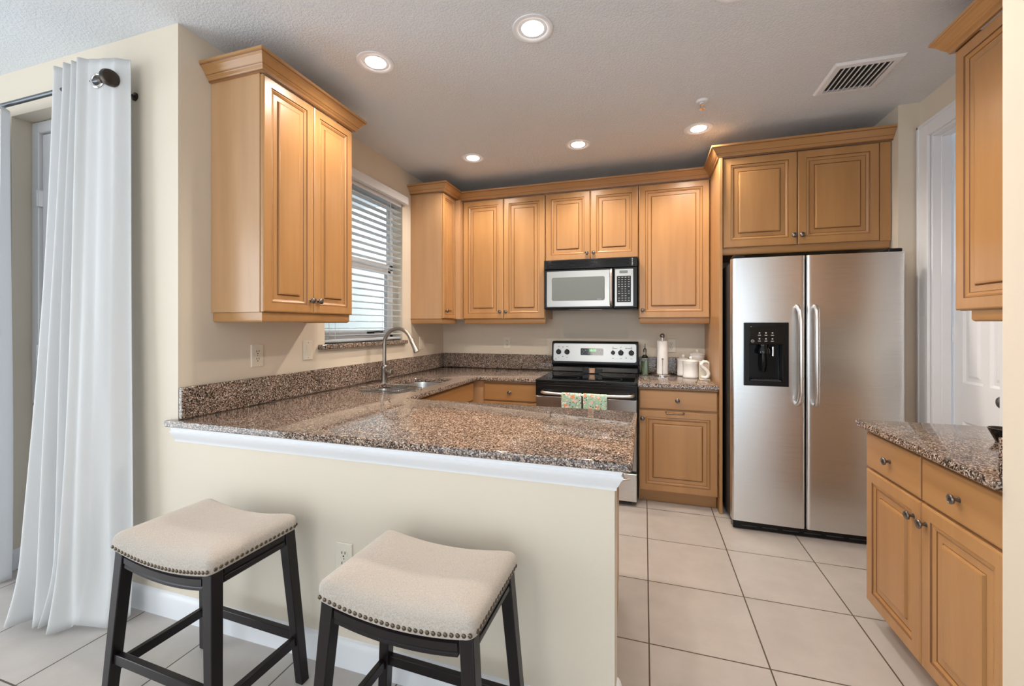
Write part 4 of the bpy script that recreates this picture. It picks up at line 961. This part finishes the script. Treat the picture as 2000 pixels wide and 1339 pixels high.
# air vent
t = thing('ceiling_vent', (1.132, 2.77, ZC), 'white rectangular louvred air vent in the ceiling', 'vent')
va, vb, vc, vd = 0.975, 1.290, 2.610, 2.930
m = MB(); z = ZC
m.v += [Vector(p) for p in [(va, vc, z-.0003), (vb, vc, z-.0003), (vb, vd, z-.0003), (va, vd, z-.0003),
        (va+.01, vc+.01, z-.012), (vb-.01, vc+.01, z-.012), (vb-.01, vd-.01, z-.012), (va+.01, vd-.01, z-.012),
        (va+.037, vc+.037, z-.014), (vb-.037, vc+.037, z-.014), (vb-.037, vd-.037, z-.014), (va+.037, vd-.037, z-.014),
        (va+.037, vc+.037, z-.0004), (vb-.037, vc+.037, z-.0004), (vb-.037, vd-.037, z-.0004), (va+.037, vd-.037, z-.0004)]]
for l in range(3):
    for j in range(4): j2 = (j+1) % 4; m.f.append([l*4+j, l*4+j2, l*4+4+j2, l*4+4+j]); m.m.append(0)
m.build('vent_frame', WHITE, t, smooth=False)
MB().box(va+.038, vc+.038, z-.0016, vb-.038, vd-.038, z-.0005).build('dark_duct_sheet', SLOT, t)  # dark sheet standing in for the shade behind the louvres
for i in range(9):
    x = va+.055+i*.0258
    m = MB(); m.add([(x+.004, vc+.038, z-.003), (x-.003, vc+.038, z-.017), (x+.003, vc+.038, z-.0175), (x+.0035, vc+.038, z-.0165), (x+.006, vc+.038, z-.003)] + [(x+.004, vd-.038, z-.003), (x-.003, vd-.038, z-.017), (x+.003, vd-.038, z-.0175), (x+.0035, vd-.038, z-.0165), (x+.006, vd-.038, z-.003)],
        [(0,1,6,5),(1,2,7,6),(2,3,8,7),(3,4,9,8),(4,0,5,9),(0,4,3,2,1),(5,6,7,8,9)]); m.build('louvre', WHITE, t, smooth=False)

# ================================================================== CURTAINS
rod = thing('curtain_rod', (-2.9, 1.27, 2.47), 'dark metal curtain rod with round bronze finial above the patio door', 'curtain rod')
yr, zr = 1.27, 2.478
MB().tube([(-4.2, yr, zr), (-2.375, yr, zr)], 0.011, 14).build('rod', RODM, rod)
MB().lathe([(0.012, 0), (0.0165, 0.004), (0.0165, 0.024), (0.010, 0.030), (0.009, 0.038), (0.022, 0.044), (0.034, 0.056), (0.038, 0.070), (0.034, 0.083), (0.020, 0.092), (0, 0.094)], (-2.405, yr, zr), (1, 0, 0), 26).build('finial', BRONZE, rod)
MB().tube([(-2.345, YW-.001, zr-.03), (-2.345, YW-.03, zr-.03), (-2.345, YW-.05, zr-.018), (-2.345, yr+.02, zr-.016), (-2.362, yr, zr-.016), (-2.378, yr, zr-.014)], 0.006, 8).lathe([(0.02, 0), (0.02, 0.005), (0.008, 0.008)], (-2.345, YW-.001, zr-.03), (0, -1, 0), 16).build('bracket', BRONZE, rod)
def interp(K, t):
    for (a, va_), (b, vb_) in zip(K, K[1:]):
        if t <= b: return va_+(vb_-va_)*smoothstep((t-a)/(b-a))
    return K[-1][1]
# folds: list of (u, depth offset) at top; depth negative = towards the room
def curtain(name, label, xt0, xt1, xb0, xb1, ytop, yb0, yb1, ztop, folds, grommets, hemz, bow=None):
    nu, nv = 150, 70; m = MB()
    def pos(u, v):
        xa = xt0+(xt1-xt0)*u; xb = xb0+(xb1-xb0)*u
        q = v**1.15
        x = xa+(xb-xa)*q; y = ytop+((yb0+(yb1-yb0)*u)-ytop)*q
        f = interp(folds, u); amp = 1.0+0.35*v
        y += f*amp
        x += 0.012*math.sin(5*v+9*u)*v*0.6
        y += 0.010*math.sin(13*u+3.3*v)*v + 0.006*math.sin(31*u-4*v)*v
        # crumple near the hem
        hm = max(0, (v-0.88)/0.12)
        y -= 0.045*hm**2*(0.5+0.5*math.sin(17*u+1.0)); x += 0.012*hm*math.sin(23*u)
        z = ztop+(hemz+0.028*math.sin(19*u+.6)*0.5+0.014-ztop)*v
        z = max(z, 0.004)
        y = min(y, YW-.020)
        return Vector((x, y, z))
    for i in range(nu+1):
        for j in range(nv+1): m.v.append(pos(i/nu, j/nv))
    for i in range(nu):
        for j in range(nv): m.f.append([i*(nv+1)+j, (i+1)*(nv+1)+j, (i+1)*(nv+1)+j+1, i*(nv+1)+j+1]); m.m.append(0)
    t = thing(name, ((xt0+xt1)/2, ytop, 0), label, 'curtain')
    c = m.build('fabric', CLOTH, t, angle=180, fixn=False)
    sd = c.modifiers.new('thickness', 'SOLIDIFY'); sd.thickness = 0.0016
    for u in grommets:
        v_ = (ztop-zr)/(ztop-hemz); p = pos(u, v_); du = (pos(u+.01, v_)-pos(u-.01, v_)).normalized(); dv = (pos(u, v_+.01)-pos(u, v_-.01)).normalized(); n = du.cross(dv).normalized()
        if n.y > 0: n = -n
        p = p+n*0.006
        g = MB().lathe([(0.024, 0.0012), (0.026, 0.004), (0.032, 0.0045), (0.036, 0.0012)], p, n, 26, 0, False)
        g.lathe([(0.0245, 0.0018), (0, 0.0019)], p, n, 26, 1, False); g.build('grommet', [CHROME, SLOT], t, angle=60)
    return t
curtain('curtain', 'white grommet curtain gathered at the right end of the rod', -2.735, -2.285, -2.71, -2.225, 1.272, 1.150, 1.225, 2.583,
        [(0, 0.02), (0.10, -0.025), (0.19, 0.035), (0.28, -0.030), (0.345, 0.03), (0.40, -0.028), (0.455, 0.030), (0.52, -0.034), (0.60, -0.010), (0.72, 0.004), (0.86, 0.018), (1.0, 0.05)], [0.70], 0.012)
curtain('curtain', 'white curtain panel at the far left edge, left of the patio door', -4.0, -3.10, -3.95, -3.14, 1.272, 1.27, 1.28, 2.462,
        [(i/12, (0.03 if i % 2 else -0.03)) for i in range(13)], [], 0.012)

# ================================================================== STOOLS
def make_stool(label, group):
    t = thing('bar_stool', (0, 0, 0), label, 'stool', group)
    W, D, Zt, sag = 0.472, 0.318, 0.597, 0.026
    trim = lambda x: Zt-sag*(1-(2*x/W)**2)
    out = rrect(W+.010, D+.010, 0.020, 4)
    # refine outline along the long sides
    O = []
    for i, p in enumerate(out):
        q = out[(i+1) % len(out)]; n = max(1, int(math.hypot(q[0]-p[0], q[1]-p[1])/0.02))
        for k in range(n): O.append((p[0]+(q[0]-p[0])*k/n, p[1]+(q[1]-p[1])*k/n))
    m = MB(); N = len(O)
    lv = [(0.985, -0.020), (1.0, -0.017), (1.004, -0.005), (1.012, 0.008)]
    for i in range(1, 13):
        a = PI/2*i/12; lv.append((1.012*math.cos(a)**0.55 if i < 12 else 0.0, 0.008+0.052*math.sin(a)**0.75))
    for s, h in lv:
        for x, y in O: m.v.append(Vector((x*s, y*s, trim(x*s)+h)))
    for l in range(len(lv)-1):
        for i in range(N): j = (i+1) % N; m.f.append([l*N+i, l*N+j, (l+1)*N+j, (l+1)*N+i]); m.m.append(0)
    m.f.append(list(range(N))[::-1]); m.m.append(0)
    seat = m.build('seat', LINEN, t, angle=180)
    # nails
    nm = MB().lathe([(0.0062, 0), (0.0058, 0.002), (0.004, 0.0036), (0, 0.0042)], (0, 0, 0), (0, -1, 0), 12)
    first = nm.build('nail', BRASS, seat, origin=(0, 0, 0)); proto = first
    k = 0
    def place(x, y, rz):
        nonlocal k
        o = proto if k == 0 else proto.copy()
        if k: C.objects.link(o); o.parent = seat
        o.location = (x, y, trim(x)-.0065); o.rotation_euler = (0, 0, rz); k += 1
    n1, n2 = 28, 18
    for i in range(n1):
        x = -W/2+.006+(W-.012)*i/(n1-1); place(x, -D/2-.0055, 0)
    for i in range(n2): place(W/2+.0055, -D/2+.012+(D-.024)*i/(n2-1), PI/2)
    for i in range(n2): place(-W/2-.0055, -D/2+.012+(D-.024)*i/(n2-1), -PI/2)
    for i in range(n1):
        x = -W/2+.006+(W-.012)*i/(n1-1); place(x, D/2+.0055, PI)
    # legs: splayed
    lw = 0.040; sx, sy = 0.048, 0.030
    def legc(ix, iy, z):
        f = 1-z/Zt; return (ix*(W/2-lw/2-.004+sx*f), iy*(D/2-lw/2-.004+sy*f))
    for ix in (-1, 1):
        for iy in (-1, 1):
            m = MB(); vs = []
            for (z, w_) in ((0.0, 0.034), (Zt-.022, lw)):
                cx, cy = legc(ix, iy, z); h_ = w_/2
                vs += [(cx-h_, cy-h_, z), (cx+h_, cy-h_, z), (cx+h_, cy+h_, z), (cx-h_, cy+h_, z)]
            m.add(vs, [(0,3,2,1),(4,5,6,7),(0,1,5,4),(1,2,6,5),(2,3,7,6),(3,0,4,7)]); m.build('leg', ESP, t, bev=0.003)
    # curved long aprons with beads
    for iy in (-1, 1):
        m = MB(); n = 16; xa = W/2-lw-.006
        sec = [(0.0, 0.0), (0.004, -0.006), (0.0, -0.010), (0.006, -0.014), (0.006, -0.034), (0.0, -0.038), (0.004, -0.042), (0.004, -0.050), (-0.014, -0.050), (-0.014, 0.0)]
        for i in range(n+1):
            x = -xa+2*xa*i/n
            for (d, z) in sec: m.v.append(Vector((x, iy*(D/2-.010+d), trim(x)-.020+z)))
        M = len(sec)
        for i in range(n):
            for j in range(M): j2 = (j+1) % M; m.f.append([i*M+j, (i+1)*M+j, (i+1)*M+j2, i*M+j2]); m.m.append(0)
        m.f.append(list(range(M))); m.m.append(0); m.f.append([n*M+j for j in range(M)][::-1]); m.m.append(0)
        m.build('apron', ESP, t, smooth=False)
    for ix in (-1, 1):
        m = MB(); ya = D/2-lw-.006
        for (d0, d1, z0, z1) in ((-0.012, 0.0, -0.070, -0.020), (0.0, 0.005, -0.064, -0.048), (0.0, 0.005, -0.040, -0.024)):
            a, b = sorted((ix*(W/2-.008+d0), ix*(W/2-.008+d1))); m.box(a, -ya, Zt+z0, b, ya, Zt+z1)
        m.build('apron', ESP, t, bev=0.0015)
    for iy, z in ((-1, 0.205), (1, 0.175)):
        x0_, y_ = legc(-1, iy, z); x1_, _ = legc(1, iy, z)
        MB().box(x0_+.012, y_-.010, z-.017, x1_-.012, y_+.010, z+.017).build('stretcher', ESP, t, bev=0.002)
    for ix in (-1, 1):
        z = 0.140 if False else 0.165
        x_, y0_ = legc(ix, -1, z); _, y1_ = legc(ix, 1, z)
        MB().box(x_-.010, y0_+.012, z-.017, x_+.010, y1_-.012, z+.017).build('stretcher', ESP, t, bev=0.002)
    return t
st = make_stool('dark wood saddle stool with beige seat nearest the white curtain', 'backless stools at the peninsula')
st2 = copy_tree(st)
st.location = (-1.507, 1.112, 0); st.rotation_euler = (0, 0, math.radians(-2))
st2.location = (-0.632, 1.105, 0); st2.rotation_euler = (0, 0, math.radians(-1.5)); st2['label'] = 'dark wood saddle stool with beige seat nearest the open kitchen floor'
